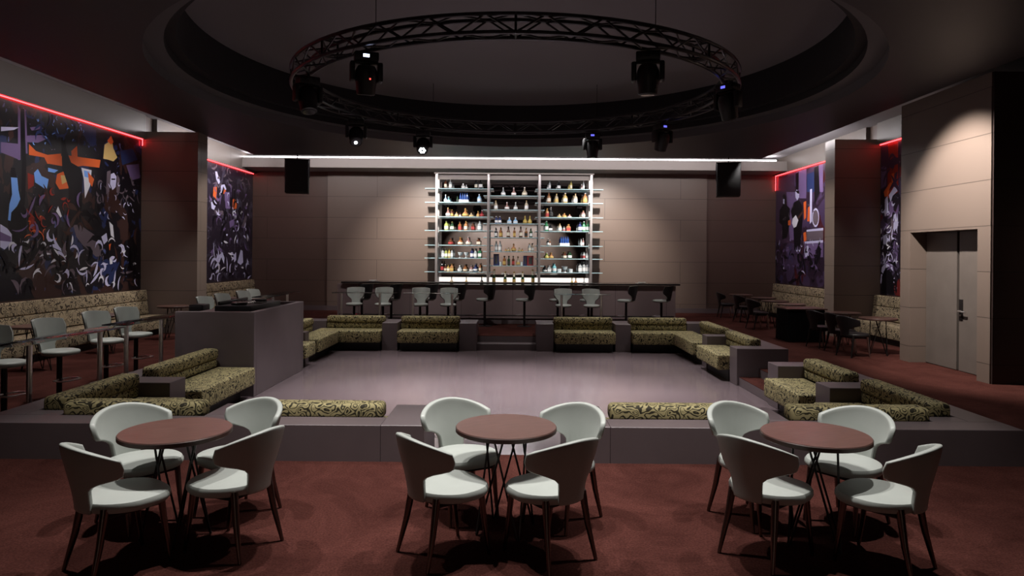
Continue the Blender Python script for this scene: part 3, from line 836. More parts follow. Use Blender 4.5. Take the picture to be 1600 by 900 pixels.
r1 = [mb.bm.verts.new((x * (1.02 + .02 * math.sin(i * 1.7)), y * (1.02 + .03 * math.sin(i * 1.7)), .01)) for i, (x, y) in enumerate(ring_pts)]
for i in range(120): mb.bm.faces.new((r0[i], r0[(i + 1) % 120], r1[(i + 1) % 120], r1[i]))
mb.build('skirt', M['blackfab'], t)

# ------------------------------------------------------------------ long benches along the side walls
def bench(label, side, y0, y1, mods):
    t = thing('wall_bench', label, 'bench', (side * (XW - .014), (y0 + y1) / 2, 0), PI / 2 if side > 0 else -PI / 2)
    w = (y1 - y0) / mods
    mb = MB(); mb.box(-(y1 - y0) / 2 + .02, (y1 - y0) / 2 - .02, .02, .55, .0, .14); mb.build('plinth', M['black'], t, 0)
    for k in range(mods):
        a = -(y1 - y0) / 2 + k * w; c = a + w - .004
        mb = MB(); mb.box(a, c, .08, .66, .14, .45, .025, 3); mb.build('seat', M['benchfab'], t)
        mx = Matrix.Translation((0, .095, .452)) @ Matrix.Rotation(R(7), 4, 'X')
        mb = MB(); mb.box(a, c, .0, .14, 0, .32, .02, 3, mx); mb.build('lower_backrest', M['benchfab'], t)
        mb = MB(); mb.box(a, c, .0, .15, .322, .58, .025, 3, mx); mb.build('upper_backrest', M['benchfab'], t)
    return t
bench('long beige swirl patterned wall bench below the large left mural', -1, 9.2, 16.4, 4)
bench('beige swirl patterned wall bench below the far left mural', -1, 17.05, 23.2, 3)
bench('beige swirl patterned wall bench below the purple guitarist mural', 1, 17.4, 23.2, 3)
bench('short beige swirl patterned wall bench between the door block and the right pillar', 1, 13.2, 16.7, 2)

# ------------------------------------------------------------------ stools
def stool(name, label, seatm, shellm, group, sh, bh):
    """pedestal stool facing +y"""
    t = thing(name, label, 'stool', (0, 0, 0), 0, group)
    seat_pad(sh - .075, .215, .24, .20, .07, taper=.12, ef=.85).build('seat', seatm, t, 40)
    P_ = (sh - .03, sh + bh, R(30), R(62), .205, .255)
    def body(off0, th, name_, m):
        mb = MB(); b = mb.bm; ns, nt = 16, 10
        def lay(off):
            rows = []
            for j in range(nt + 1):
                row = []
                for i in range(ns + 1):
                    sv, tv = -1 + 2 * i / ns, j / nt
                    wmax = P_[2] + (P_[3] - P_[2]) * sstep(.22, .55, tv) - R(7) * sstep(.8, 1, tv)
                    ph = sv * wmax; r = P_[4] + (P_[5] - P_[4]) * tv + off
                    row.append(b.verts.new((r * math.sin(ph), -r * math.cos(ph) - .04 * tv, P_[0] + (P_[1] - P_[0]) * tv - .02 * tv * sv * sv)))
                rows.append(row)
            return rows
        A, C_ = lay(off0), lay(off0 + th)
        for j in range(nt):
            for i in range(ns):
                b.faces.new((A[j][i], A[j][i + 1], A[j + 1][i + 1], A[j + 1][i])); b.faces.new((C_[j][i], C_[j + 1][i], C_[j + 1][i + 1], C_[j][i + 1]))
        for i in range(ns):
            b.faces.new((A[0][i], C_[0][i], C_[0][i + 1], A[0][i + 1])); b.faces.new((A[nt][i], A[nt][i + 1], C_[nt][i + 1], C_[nt][i]))
        for j in range(nt):
            b.faces.new((A[j][0], A[j + 1][0], C_[j + 1][0], C_[j][0])); b.faces.new((A[j][ns], C_[j][ns], C_[j + 1][ns], A[j + 1][ns]))
        bmesh.ops.recalc_face_normals(b, faces=b.faces)
        return mb.build(name_, m, t, 50)
    body(0, .026, 'backrest', seatm)
    body(.0262, .012, 'back_shell', shellm)
    mb = MB(); mb.cyl((0, 0, .02), (0, 0, sh - .075), .033, 16); mb.build('pedestal', M['darkmetal'], t)
    mb = MB(); mb.lathe([(.21, 0), (.21, .008), (.19, .014), (.05, .022), (0, .022)], (0, 0, 0), 32); mb.build('base_plate', M['darkmetal'], t)
    zf = sh * .40
    mb = MB(); mb.tube([(0, .03, zf)] + [(.15 * math.sin(a), .06 + .13 * (1 - math.cos(a)) , zf) for a in [R(k) for k in range(0, 1)]] + [(-.02, .06, zf)], .010, 6)
    mb.tube([(.03, .02, zf), (.13, .05, zf), (.16, .13, zf), (.13, .21, zf), (.05, .24, zf), (-.05, .24, zf), (-.13, .21, zf), (-.16, .13, zf), (-.13, .05, zf), (-.03, .02, zf)], .011, 8)
    mb.build('foot_ring', M['chrome'], t)
    return t
GS = 'pale stools at the left glass counters'
s0 = stool('counter_stool', 'pale grey pedestal stool at the left frame edge by the glass counter', M['leather'], M['blackleather'], GS, .66, .40)
s0.location = (-6.0, 8.05, 0); s0.rotation_euler = (0, 0, face(.97, -.25))
for y, x, lab in [(9.0, -5.98, 'pale grey pedestal stool second from the left, at the near glass counter'),
               (10.15, -6.05, 'pale grey pedestal stool third from the left, at the second glass counter'),
               (10.95, -6.05, 'pale grey pedestal stool nearest the booth, in front of it'),
               (13.75, -6.05, 'pale stool behind the booth, leftmost back showing above its top'),
               (14.8, -6.15, 'pale stool behind the booth, second back from the left above its top'),
               (15.95, -6.15, 'pale stool behind the booth, third back from the left above its top'),
               (16.7, -6.2, 'pale stool behind the booth, rightmost back showing above the deck')]:
    dup(s0, (x, y, 0), face(.97, -.25), lab)
GR = 'pale stools at the far glass counters'
for px, lab in [(554, 'stool behind the far left glass counter, left one of its pair'), (599, 'stool behind the far left glass counter, right one of its pair'),
                (657, 'stool behind the glass counter left of the back steps, left one of its pair'), (701, 'stool behind the glass counter left of the back steps, right one of its pair'),
                (881, 'stool behind the glass counter right of the back steps, left one of its pair'), (925, 'stool behind the glass counter right of the back steps, right one of its pair')]:
    dup(s0, ((px - 803) * 17.95 / F, 17.95, 0), face(0, -1), lab, GR)
b0 = stool('bar_stool', '', M['leather'], M['blackleather'], 'bar stools along the counter', .76, .38)
b0['group'] = 'bar stools along the counter'
for i, px in enumerate((566, 612, 668, 712, 758, 820, 872, 920, 979, 1034)):
    nth = ['leftmost', 'second from the left', 'third from the left', 'fourth from the left', 'fifth from left behind the steps', 'sixth from left behind the steps', 'fourth from the right', 'third from the right', 'second from the right', 'rightmost'][i]
    lab = f'black backed bar stool at the long bar, {nth}'
    loc = ((px - 803) * 18.6 / F, 18.6, 0); rz = face(-.80, .50 + .2 * rnd.random())
    if i == 0: b0.location = loc; b0.rotation_euler = (0, 0, rz); b0['label'] = lab
    else: dup(b0, loc, rz, lab)

# ------------------------------------------------------------------ glass counters on chrome posts
def counter(label, x0, x1, y0, y1, posts, z=.93):
    t = thing('glass_counter', label, 'counter', ((x0 + x1) / 2, (y0 + y1) / 2, 0), 0, 'glass counters round the dance floor')
    cx, cy = (x0 + x1) / 2, (y0 + y1) / 2
    mb = MB(); mb.box(x0 - cx, x1 - cx, y0 - cy, y1 - cy, z, z + .015, .004, 2); mb.build('glass_top', M['glass'], t)
    for px, py in posts:
        mb = MB(); mb.cyl((px - cx, py - cy, .012), (px - cx, py - cy, z - .012), .03, 20); q = mb.build('post', M['chrome'], t)
        mb = MB(); mb.lathe([(.045, 0), (.045, .011)], (px - cx, py - cy, z - .012), 24)
        mb.lathe([(.08, 0), (.08, .010), (.03, .012)], (px - cx, py - cy, 0), 24); mb.build('flange', M['chrome'], q)
    return t
counter('long glass counter on chrome posts at the left, nearest the camera', -5.58, -5.22, 7.2, 9.25, [(-5.40, 7.62), (-5.40, 8.92)])
counter('long glass counter on chrome posts at the left, just in front of the booth', -5.66, -5.30, 9.38, 11.35, [(-5.47, 9.65), (-5.48, 10.62)])
counter('glass counter on chrome posts at the left, behind the booth', -5.66, -5.30, 13.3, 15.2, [(-5.48, 13.7), (-5.48, 14.8)])
counter('glass counter on chrome posts at the far left, beyond the booth', -5.95, -5.55, 15.5, 17.9, [(-5.75, 16.3), (-5.75, 17.35)])
def fx(px, Y): return (px - 803) * Y / F
counter('glass counter on chrome posts behind the far left sofa', fx(522, 17.35), fx(620, 17.35), 17.15, 17.5, [(fx(534, 17.33), 17.33), (fx(594, 17.33), 17.33)], .95)
counter('glass counter on chrome posts left of the back steps', fx(632, 17.35), fx(720, 17.35), 17.15, 17.5, [(fx(646, 17.33), 17.33), (fx(707, 17.33), 17.33)], .95)
counter('glass counter on chrome posts right of the back steps', fx(865, 17.35), fx(954, 17.35), 17.15, 17.5, [(fx(878, 17.33), 17.33), (fx(940, 17.33), 17.33)], .95)

# ------------------------------------------------------------------ bar and back shelves
t = thing('bar_counter', 'long dark bar counter across the back of the room', 'bar', (0, 0, 0))
mb = MB(); mb.box(-4.98, 4.58, 19.30, 19.42, 0, 1.10); mb.build('front_panel', M['barfront'], t, 0)
mb = MB(); mb.box(-5.0, 4.6, 19.22, 19.29, 0.0, .16, .004, 1); mb.build('foot_plinth', M['plat'], t)
mb = MB(); mb.tube([(-4.9, 19.16, .24), (4.5, 19.16, .24)], .018, 8); mb.build('foot_rail', M['darkmetal'], t)
mb = MB(); mb.box(-4.85, 4.68, 19.17, 19.75, 1.115, 1.16, .006, 2); mb.build('countertop', M['bartop'], t)
for x in (-4.9, 4.46):
    mb = MB(); mb.box(x, x + .10, 19.43, 19.70, 0, 1.11); mb.build('end_panel', M['barfront'], t, 0)
for px, nm in ((583, 'left'), (1003, 'right')):
    t2 = thing('service_tray', f'small pale tray with a folded cloth near the {nm} end of the bar', 'tray', (fx(px, 19.3), 19.3, 1.161))
    mb = MB(); mb.box(-.16, .16, -.11, .11, 0, .015, .005, 2); mb.build('tray_plate', M['nickel'], t2)
    mb = MB(); mb.box(-.10, .10, -.07, .07, .016, .045, .012, 2); mb.build('folded_cloth', M['stitch'], t2)
S = 22.9 / F
def sx(px): return (px - 803) * S
t = thing('bar_shelving', 'tall aluminium framed back bar unit with glass shelves and mirror', 'shelving', (0, 0, 0))
for px in (683, 763, 842, 922):
    x = sx(px)
    mb = MB(); mb.box(x - .04, x + .04, 22.62, 22.70, .93, 4.66, .006, 1); q = mb.build('upright', M['alu'], t)
    mb = MB(); mb.box(x - .03, x + .03, 23.20, 23.24, .93, 4.66, .004, 1); mb.build('rear_upright', M['alu'], q)
mb = MB(); mb.box(sx(679), sx(926), 22.61, 22.71, 4.61, 4.665, .006, 1); mb.build('top_rail', M['soffit'], t)
mb = MB(); mb.box(sx(684), sx(921), 22.75, 22.77, 4.44, 4.60); mb.build('header_panel', M['soffit'], t, 0)
mb = MB(); mb.box(sx(684), sx(921), 23.26, 23.28, 1.12, 4.60); mb.build('mirror_panel', M['mirror'], t, 0)
SIDEZ = [4.15, 3.69, 3.21, 2.75, 2.26, 1.83, 1.37]; MIDZ = [3.92, 3.45, 2.99, 2.53, 2.06, 1.585]
def shelf(x0, x1, z):
    mb = MB(); mb.box(x0, x1, 22.74, 23.12, z - .026, z, .003, 1); mb.build('glass_shelf', M['shelfglass'], t)
for z in SIDEZ: shelf(-2.98, -.70, z); shelf(.70, 2.96, z)
for z in MIDZ: shelf(-1.03, 1.01, z)
t = thing('back_counter', 'low back counter with white backlit upstand below the bottle shelves', 'counter', (0, 0, 0))
mb = MB(); mb.box(-4.4, 4.3, 22.55, 23.24, .0, .90, .004, 1); mb.build('cabinet_body', M['barfront'], t)
mb = MB(); mb.box(-4.42, 4.32, 22.5, 23.245, .901, .925, .004, 1); mb.build('worktop', M['bartop'], t)
mb = MB(); mb.box(sx(685), sx(921), 23.14, 23.17, .926, 1.17); mb.build('backlit_upstand', M['glowpanel'], t, 0)

# bottles: (shelf, px centre, kind, colour, width m, height m)
BC = {'amber': (.22, .085, .030), 'brown': (.085, .030, .016), 'red': (.19, .025, .03), 'green': (.035, .17, .075), 'darkgreen': (.018, .05, .022),
      'black': (.012, .012, .014), 'clear': (.34, .37, .38), 'blue': (.30, .50, .72), 'navy': (.02, .03, .11), 'yellow': (.40, .31, .08),
      'lime': (.27, .31, .08), 'orange': (.36, .17, .07), 'cream': (.36, .30, .22), 'gold': (.36, .25, .08), 'pink': (.28, .16, .15), 'teal': (.18, .46, .52), 'white': (.52, .51, .50)}
BM = {k: mat('bottle_' + k, v, .12, spec=.6) for k, v in BC.items()}
LBL = {k: mat('paper_' + k, v, .6) for k, v in {'cream': (.70, .64, .52), 'white': (.78, .77, .76), 'black': (.03, .03, .03), 'gold': (.55, .38, .12), 'red': (.35, .04, .04)}.items()}
CAPM = {k: mat('cap_' + k, v, .35, metal=mt) for k, (v, mt) in {'black': ((.02, .02, .02), 0), 'gold': ((.65, .45, .15), .8), 'silver': ((.7, .7, .72), .8), 'white': ((.7, .7, .68), 0)}.items()}
def bottle_prof(kind, r, h):
    if kind == 'tall': return [(r * .92, 0), (r, .01), (r, h * .58), (r * .75, h * .68), (r * .36, h * .76), (r * .34, h * .93)]
    if kind == 'square': return [(r * .95, 0), (r, .01), (r, h * .62), (r * .8, h * .68), (r * .38, h * .73), (r * .36, h * .90)]
    if kind == 'squat': return [(r * .8, 0), (r, h * .08), (r, h * .42), (r * .7, h * .56), (r * .34, h * .64), (r * .30, h * .88)]
    if kind == 'flask': return [(r * .6, 0), (r * .95, h * .10), (r, h * .28), (r * .8, h * .46), (r * .3, h * .60), (r * .26, h * .90)]
    if kind == 'wine': return [(r * .95, 0), (r, .01), (r, h * .48), (r * .8, h * .58), (r * .36, h * .74), (r * .34, h * .93)]
    return [(r, 0), (r, h)]
def bottle(label, kind, colr, x, y, z, r, h, lab='cream', cap='black', grp=None, foil=False):
    n = 4 if kind == 'square' else 16
    t = thing('liquor_bottle', label, 'bottle', (x, y, z + .0005), PI / 4 if n == 4 else 0, grp)
    rr = r * (1.25 if n == 4 else 1)
    pf = bottle_prof(kind, rr, h)
    mb = MB(); mb.lathe(pf, (0, 0, 0), n); mb.build('bottle_body', BM[colr], t, 35)
    if foil:
        mb = MB(); mb.lathe([(rr * .62, h * .66), (rr * .42, h * .74), (rr * .40, h * .93)], (0, 0, 0), 16); mb.build('neck_foil', LBL['cream'], t)
    mb = MB(); rc = pf[-1][0] * (1.3 if foil else 1.12); mb.lathe([(rc, 0), (rc, h - pf[-1][1])], (0, 0, pf[-1][1]), 12); mb.build('cap', CAPM[cap], t)
    if kind == 'flask' or kind == 'squat': z0, z1, q = h * .14, h * .36, 1.02
    else: z0, z1, q = h * .14, h * .46, 1.015
    mb = MB(); mb.lathe([(rr * q, z0), (rr * q, z1)], (0, 0, 0), n); mb.build('paper_label', LBL[lab], t, 35)
    return t
GLASSM = mat('bar_glassware', (.62, .66, .68), .08, spec=.8)
def glassware(label, x, y, z, r, h, stem):
    t = thing('drinking_glass', label, 'glass', (x, y, z + .0005))
    mb = MB()
    if stem:
        mb.lathe([(r * .6, 0), (r * .55, .008), (.008, .014), (.008, h * .42)], (0, 0, 0), 16); mb.build('stem', GLASSM, t)
        mb = MB(); mb.lathe([(.009, h * .42), (r * .55, h * .52), (r, h), (r * .94, h), (r * .45, h * .56), (0, h * .5)], (0, 0, 0), 16); mb.build('bowl', GLASSM, t)
    else:
        mb.lathe([(r * .85, 0), (r, h), (r * .92, h), (r * .78, .015), (0, .015)], (0, 0, 0), 16); mb.build('tumbler', GLASSM, t)
def giftbox(label, colr, x, y, z, w, h, dark):
    t = thing('gift_box', label, 'box', (x, y, z + .0005))
    mb = MB(); mb.box(-w / 2, w / 2, -.055, .055, 0, h, .003, 1); mb.build('carton', BM[colr], t)
    mb = MB(); mb.box(-w * .22, w * .30, -.057, -.0552, h * .15, h * .85); mb.build('printed_panel', LBL[dark], t, 0)
def sixpack(label, x, y, z, w, n):
    t = thing('bottle_crate', label, 'bottle tray', (x, y, z + .0005))
    mb = MB(); mb.box(-w / 2, w / 2, -.09, .09, 0, .09, .006, 1); mb.build('tray', LBL['white'], t)
    m_ = mat('tray_bottle_blue', (.025, .07, .26), .15)
    for k in range(n):
        mb = MB(); mb.lathe([(.032, 0), (.032, .13), (.012, .17), (.012, .22)], (-w / 2 + .05 + (w - .1) * k / (n - 1), 0, .091), 10); mb.build('small_bottle', m_, t)
ORD = ['top', 'second', 'third', 'fourth', 'fifth', 'sixth', 'bottom']
CW = {'lime': 'lime green', 'darkgreen': 'dark green', 'navy': 'dark blue', 'blue': 'pale blue', 'clear': 'clear glass', 'cream': 'pale cream'}
KW = {'tall': 'tall', 'square': 'square shouldered', 'squat': 'squat', 'flask': 'round flask shaped', 'wine': 'slender'}
def fill(bay, shelves, zs):
    for si, items in shelves:
        cnt = 0
        nb = len(items)
        ws = [it[3] for it in items]
        for k in range(nb - 1):                      # keep neighbours from touching
            gap = items[k + 1][0] - items[k][0]; tot = (ws[k] + ws[k + 1]) / 2 * 1.06
            if tot > gap: ws[k] *= gap / tot; ws[k + 1] *= gap / tot
        items = [(it[0], it[1], it[2], w_, *it[4:]) for it, w_ in zip(items, ws)]
        for px, kind, colr, wpx, hpx, lab, cap in items:
            cnt += 1
            pos = 'leftmost' if cnt == 1 else ('rightmost' if cnt == nb else ["", "", "second", "third", "fourth", "fifth", "sixth", "seventh", "eighth", "ninth"][cnt] + ' from left')
            sh = ('bottom' if (bay == 'middle' and si == 5) else ORD[si])
            where = f'{pos} on {sh} shelf of {bay} bay'
            x, y, z = sx(px), 22.90 + rnd.uniform(-.02, .02), zs[si]
            if kind == 'box': giftbox(f'{colr} gift carton {where}', colr, x, y, z, wpx * S, hpx * S, lab)
            elif kind == 'coupe': glassware(f'stemmed cocktail glass {where}', x, y, z, wpx * S / 2, hpx * S, True)
            elif kind == 'tumb': glassware(f'short clear tumbler {where}', x, y, z, wpx * S / 2, hpx * S, False)
            elif kind == 'six': sixpack(f'white tray of small blue bottles {where}', x, y, z, wpx * S, 4)
            else: bottle(f'{KW[kind]} {CW.get(colr, colr)} bottle {where}', kind, colr, x, y, z, wpx * S / 2, hpx * S, lab, cap, f'bottles in the {bay} bay')
fill('left', [
 (0, [(695.5, 'tall', 'brown', 4.5, 15, 'cream', 'black'), (703, 'tall', 'clear', 5, 14, 'white', 'silver'), (723, 'squat', 'white', 6, 9, 'white', 'black'), (728, 'squat', 'clear', 3.5, 6, 'white', 'silver'), (743, 'tall', 'black', 4.5, 15, 'cream', 'silver'), (750, 'wine', 'black', 6, 15, 'white', 'silver')]),
 (1, [(695.5, 'flask', 'blue', 6, 12, 'white', 'white'), (700.5, 'flask', 'teal', 5, 9, 'white', 'white'), (714, 'wine', 'darkgreen', 3.5, 10, 'black', 'black'), (724, 'six', 'navy', 15, 10, 'white', 'white'), (748, 'tall', 'blue', 6, 13, 'white', 'white')]),
 (2, [(699.5, 'flask', 'pink', 7, 14, 'white', 'gold'), (705.5, 'tall', 'brown', 4, 11, 'gold', 'gold'), (713, 'squat', 'cream', 6, 7, 'gold', 'gold'), (718.5, 'squat', 'brown', 4, 7, 'cream', 'black'), (726.5, 'flask', 'orange', 9, 13, 'gold', 'gold'), (736, 'squat', 'cream', 7, 6, 'gold', 'gold'), (746.5, 'squat', 'orange', 5, 9, 'gold', 'gold'), (752.5, 'flask', 'red', 7, 10.5, 'red', 'silver')]),
 (3, [(697, 'tall', 'lime', 6, 15, 'cream', 'black'), (706, 'tall', 'darkgreen', 6, 13.5, 'cream', 'gold'), (718, 'square', 'amber', 5, 14, 'red', 'black'), (727.5, 'tall', 'orange', 5.5, 14.5, 'cream', 'gold'), (738.5, 'square', 'brown', 5.5, 13, 'red', 'black'), (749, 'tall', 'clear', 6, 15, 'white', 'silver')]),
 (4, [(704, 'squat', 'brown', 8, 12, 'red', 'black'), (719, 'squat', 'amber', 8, 12.5, 'cream', 'gold'), (731.5, 'flask', 'pink', 8, 13, 'cream', 'silver'), (747.5, 'square', 'brown', 6.5, 11.5, 'cream', 'black')]),
 (5, [(692, 'tall', 'clear', 5, 15.5, 'white', 'white'), (697, 'tall', 'lime', 5, 14.5, 'white', 'gold'), (702, 'tall', 'yellow', 5, 15, 'cream', 'gold'), (706, 'tall', 'clear', 4.5, 16, 'white', 'silver'), (718.5, 'coupe', 'clear', 7, 9, 'white', 'white'), (728, 'coupe', 'clear', 7, 9, 'white', 'white'), (737.5, 'tall', 'navy', 5.5, 15.5, 'white', 'white'), (743, 'tall', 'clear', 5, 15, 'white', 'white'), (749.5, 'square', 'green', 5.5, 16, 'white', 'black')]),
 (6, [(691, 'tall', 'black', 5, 16.5, 'red', 'black'), (696, 'tall', 'brown', 4, 11, 'cream', 'white'), (700.5, 'square', 'gold', 5, 10.5, 'cream', 'gold'), (706, 'square', 'orange', 6, 12, 'gold', 'gold'), (718.5, 'squat', 'clear', 7, 10, 'white', 'white'), (727, 'squat', 'amber', 7, 11, 'cream', 'black'), (736.5, 'squat', 'pink', 6, 10, 'white', 'silver'), (743, 'squat', 'navy', 6.5, 12.5, 'white', 'silver'), (750.5, 'tall', 'amber', 4, 13, 'cream', 'red' if False else 'black')]),
], SIDEZ)
fill('middle', [
 (0, [(785.5, 'flask', 'clear', 7, 13, 'white', 'white'), (802, 'flask', 'pink', 7.5, 13, 'white', 'silver'), (819, 'flask', 'cream', 8, 14, 'cream', 'white')]),
 (1, [(774, 'tall', 'cream', 5.5, 14.5, 'white', 'gold'), (791.5, 'flask', 'pink', 7, 12, 'white', 'white'), (805, 'flask', 'clear', 6, 12, 'white', 'white'), (822, 'tall', 'cream', 5.5, 15, 'white', 'gold')]),
 (2, [(775, 'square', 'navy', 5, 11.5, 'white', 'silver'), (780.5, 'square', 'navy', 5, 11.5, 'white', 'silver'), (795.5, 'squat', 'blue', 7, 10, 'white', 'white'), (805, 'squat', 'blue', 7, 10, 'white', 'white'), (820, 'flask', 'yellow', 6.5, 12.5, 'gold', 'gold'), (827.5, 'flask', 'yellow', 6.5, 12.5, 'gold', 'gold')]),
 (3, [(774.5, 'tall', 'black', 4.5, 15, 'white', 'black'), (782, 'tall', 'amber', 5, 15.5, 'gold', 'gold'), (794, 'wine', 'brown', 5.5, 17, 'cream', 'black'), (803.5, 'square', 'amber', 4.5, 15.5, 'gold', 'gold'), (813.5, 'wine', 'brown', 5.5, 17, 'cream', 'black'), (822, 'tall', 'amber', 4.5, 15, 'black', 'gold'), (829.5, 'tall', 'darkgreen', 4.5, 14.5, 'white', 'black')]),
 (4, [(775, 'tall', 'clear', 4.5, 16, 'white', 'white'), (781, 'tall', 'clear', 4.5, 16, 'white', 'white'), (790, 'squat', 'orange', 3.5, 4.5, 'gold', 'gold'), (794.5, 'squat', 'cream', 6, 6, 'gold', 'gold'), (802.5, 'flask', 'orange', 8, 12, 'gold', 'gold'), (811.5, 'squat', 'cream', 6, 6, 'gold', 'gold'), (816, 'squat', 'orange', 3.5, 4.5, 'gold', 'gold'), (827.5, 'tall', 'clear', 5, 13, 'cream', 'gold'), (832, 'square', 'cream', 5, 13, 'white', 'black')]),
 (5, [(775.2, 'box', 'navy', 8, 18, 'black', 'black'), (782, 'tumb', 'clear', 5, 6, 'white', 'white'), (788, 'square', 'amber', 5, 15, 'gold', 'black'), (795, 'square', 'darkgreen', 4.5, 15, 'black', 'black'), (802, 'square', 'brown', 4.5, 15, 'red', 'black'), (809.5, 'flask', 'cream', 6.5, 14.5, 'gold', 'gold'), (815, 'tumb', 'clear', 4.5, 6, 'white', 'white'), (820.5, 'box', 'navy', 5, 15.5, 'black', 'black'), (828.5, 'box', 'red', 10, 15.5, 'black', 'black')]),
], MIDZ)
fill('right', [
 (0, [(855, 'squat', 'clear', 3.5, 7, 'white', 'white'), (858, 'tall', 'clear', 6, 14, 'white', 'black'), (872.5, 'wine', 'black', 5.5, 13, 'white', 'silver'), (888.5, 'squat', 'yellow', 3.5, 7, 'gold', 'gold'), (891.5, 'tall', 'yellow', 6, 14, 'cream', 'black'), (908, 'squat', 'pink', 3.5, 8, 'white', 'white'), (911, 'tall', 'clear', 5, 13.5, 'white', 'silver')]),
 (1, [(857, 'tall', 'amber', 6, 16, 'cream', 'black'), (869, 'tall', 'cream', 5.5, 14.5, 'gold', 'gold'), (882.5, 'tall', 'gold', 7, 16, 'cream', 'silver'), (898.5, 'tall', 'cream', 6, 15, 'white', 'gold'), (913.5, 'tall', 'orange', 6.5, 16, 'gold', 'silver')]),
 (2, [(854.5, 'tall', 'orange', 6.5, 14, 'red', 'gold'), (860.5, 'wine', 'black', 7, 16, 'black', 'silver'), (873.5, 'squat', 'cream', 6, 5.5, 'gold', 'gold'), (881.5, 'squat', 'orange', 6.5, 7, 'gold', 'gold'), (889.5, 'squat', 'pink', 6, 5, 'white', 'gold'), (911, 'tall', 'pink', 6, 11, 'cream', 'gold')]),
 (3, [(853.5, 'tall', 'green', 6, 16, 'white', 'white'), (860, 'square', 'black', 6, 10, 'white', 'black'), (874.5, 'tall', 'cream', 5.5, 12, 'white', 'gold'), (881, 'squat', 'clear', 4.5, 8, 'red', 'black'), (888, 'square', 'orange', 7, 11, 'orange' if False else 'red', 'gold'), (906, 'tall', 'navy', 6, 15, 'white', 'black'), (912, 'tall', 'green', 6, 15.5, 'white', 'white'), (918.3, 'tall', 'green', 5, 16, 'white', 'black')]),
 (4, [(856.5, 'tall', 'black', 4, 11, 'white', 'white'), (859, 'tall', 'amber', 4, 9, 'white', 'white'), (882, 'six', 'navy', 15, 10, 'white', 'white'), (908, 'tall', 'clear', 4, 11.5, 'white', 'black'), (911, 'tall', 'pink', 4.5, 12, 'white', 'silver')]),
 (5, [(854.5, 'flask', 'lime', 7, 9, 'gold', 'white'), (861.5, 'flask', 'orange', 6.5, 9.5, 'gold', 'gold'), (882.5, 'tall', 'brown', 5.5, 10.5, 'cream', 'gold'), (890.5, 'square', 'darkgreen', 6, 11.5, 'white', 'black'), (912.5, 'tall', 'clear', 4, 11, 'red', 'black'), (917.5, 'tall', 'clear', 4, 11, 'white', 'black')]),
 (6, [(852, 'squat', 'black', 6, 10, 'white', 'black'), (858.5, 'square', 'clear', 6, 10.5, 'white', 'silver'), (866.5, 'tall', 'teal', 6, 14, 'teal' if False else 'white', 'white'), (874, 'tumb', 'clear', 7, 5.5, 'white', 'white'), (883.5, 'coupe', 'clear', 7.5, 9, 'white', 'white'), (892, 'tumb', 'clear', 6.5, 5.5, 'white', 'white'), (906.5, 'square', 'clear', 6, 15.5, 'white', 'black'), (912.5, 'tall', 'clear', 5.5, 17, 'white', 'white'), (918.2, 'tall', 'clear', 5, 18, 'white', 'black')]),
], SIDEZ)
for k, (px, h, pos) in enumerate([(772, .52, 'leftmost of five'), (789.5, .44, 'second of five from the left'), (803.5, .44, 'middle of five'), (817, .44, 'fourth of five from the left'), (833, .52, 'rightmost of five')]):
    bottle(f'gold necked dark wine bottle on the back counter, {pos}', 'wine', 'darkgreen', sx(px), 22.85, .926, .055, h, 'gold', 'gold', 'wine bottles on the back counter', True)
for px, kind, colr, lab in [(706, 'squat', 'cream', 'small pale bottle on the back counter at the left bay'), (729, 'flask', 'gold', 'small golden bottle on the back counter at the left bay'), (753, 'squat', 'black', 'small black bottle on the back counter at the left bay'),
                            (894, 'flask', 'yellow', 'small yellow bottle on the back counter at the right bay'), (900, 'squat', 'orange', 'small orange bottle on the back counter at the right bay'), (913, 'flask', 'clear', 'small clear bottle on the back counter at the right bay')]:
    bottle(lab, kind, colr, sx(px), 22.9, .926, .055, .26, 'cream', 'gold')

# ------------------------------------------------------------------ loudspeakers under the ceiling edge
def loudspeaker(label, px, ry):
    x = (px - 803) * 19.9 / F
    t = thing('loudspeaker', label, 'loudspeaker', (x, 19.9, 3.69), ry, 'hanging loudspeakers')
    mb = MB(); mb.box(-.33, .33, -.24, .24, 0, .97, .02, 2); mb.build('cabinet', M['black'], t)
    mb = MB(); mb.box(-.30, .30, -.262, -.242, .03, .94, .008, 2); mb.build('grille', M['grille'], t)
    mb = MB(); mb.box(-.35, .35, -.06, .06, .972, 1.0); mb.box(-.352, -.334, -.05, .05, .45, .972); mb.box(.334, .352, -.05, .05, .45, .972); mb.build('yoke_bracket', M['darkmetal'], t, 0)
    mb = MB(); mb.cyl((0, 0, 1.0), (0, 0, ZC - 3.69 - .002), .015); mb.build('hanging_rod', M['darkmetal'], t)
loudspeaker('black loudspeaker hanging left of the bar wall', 463.5, R(14))
loudspeaker('black loudspeaker hanging right of the bar wall', 1137, R(-14))

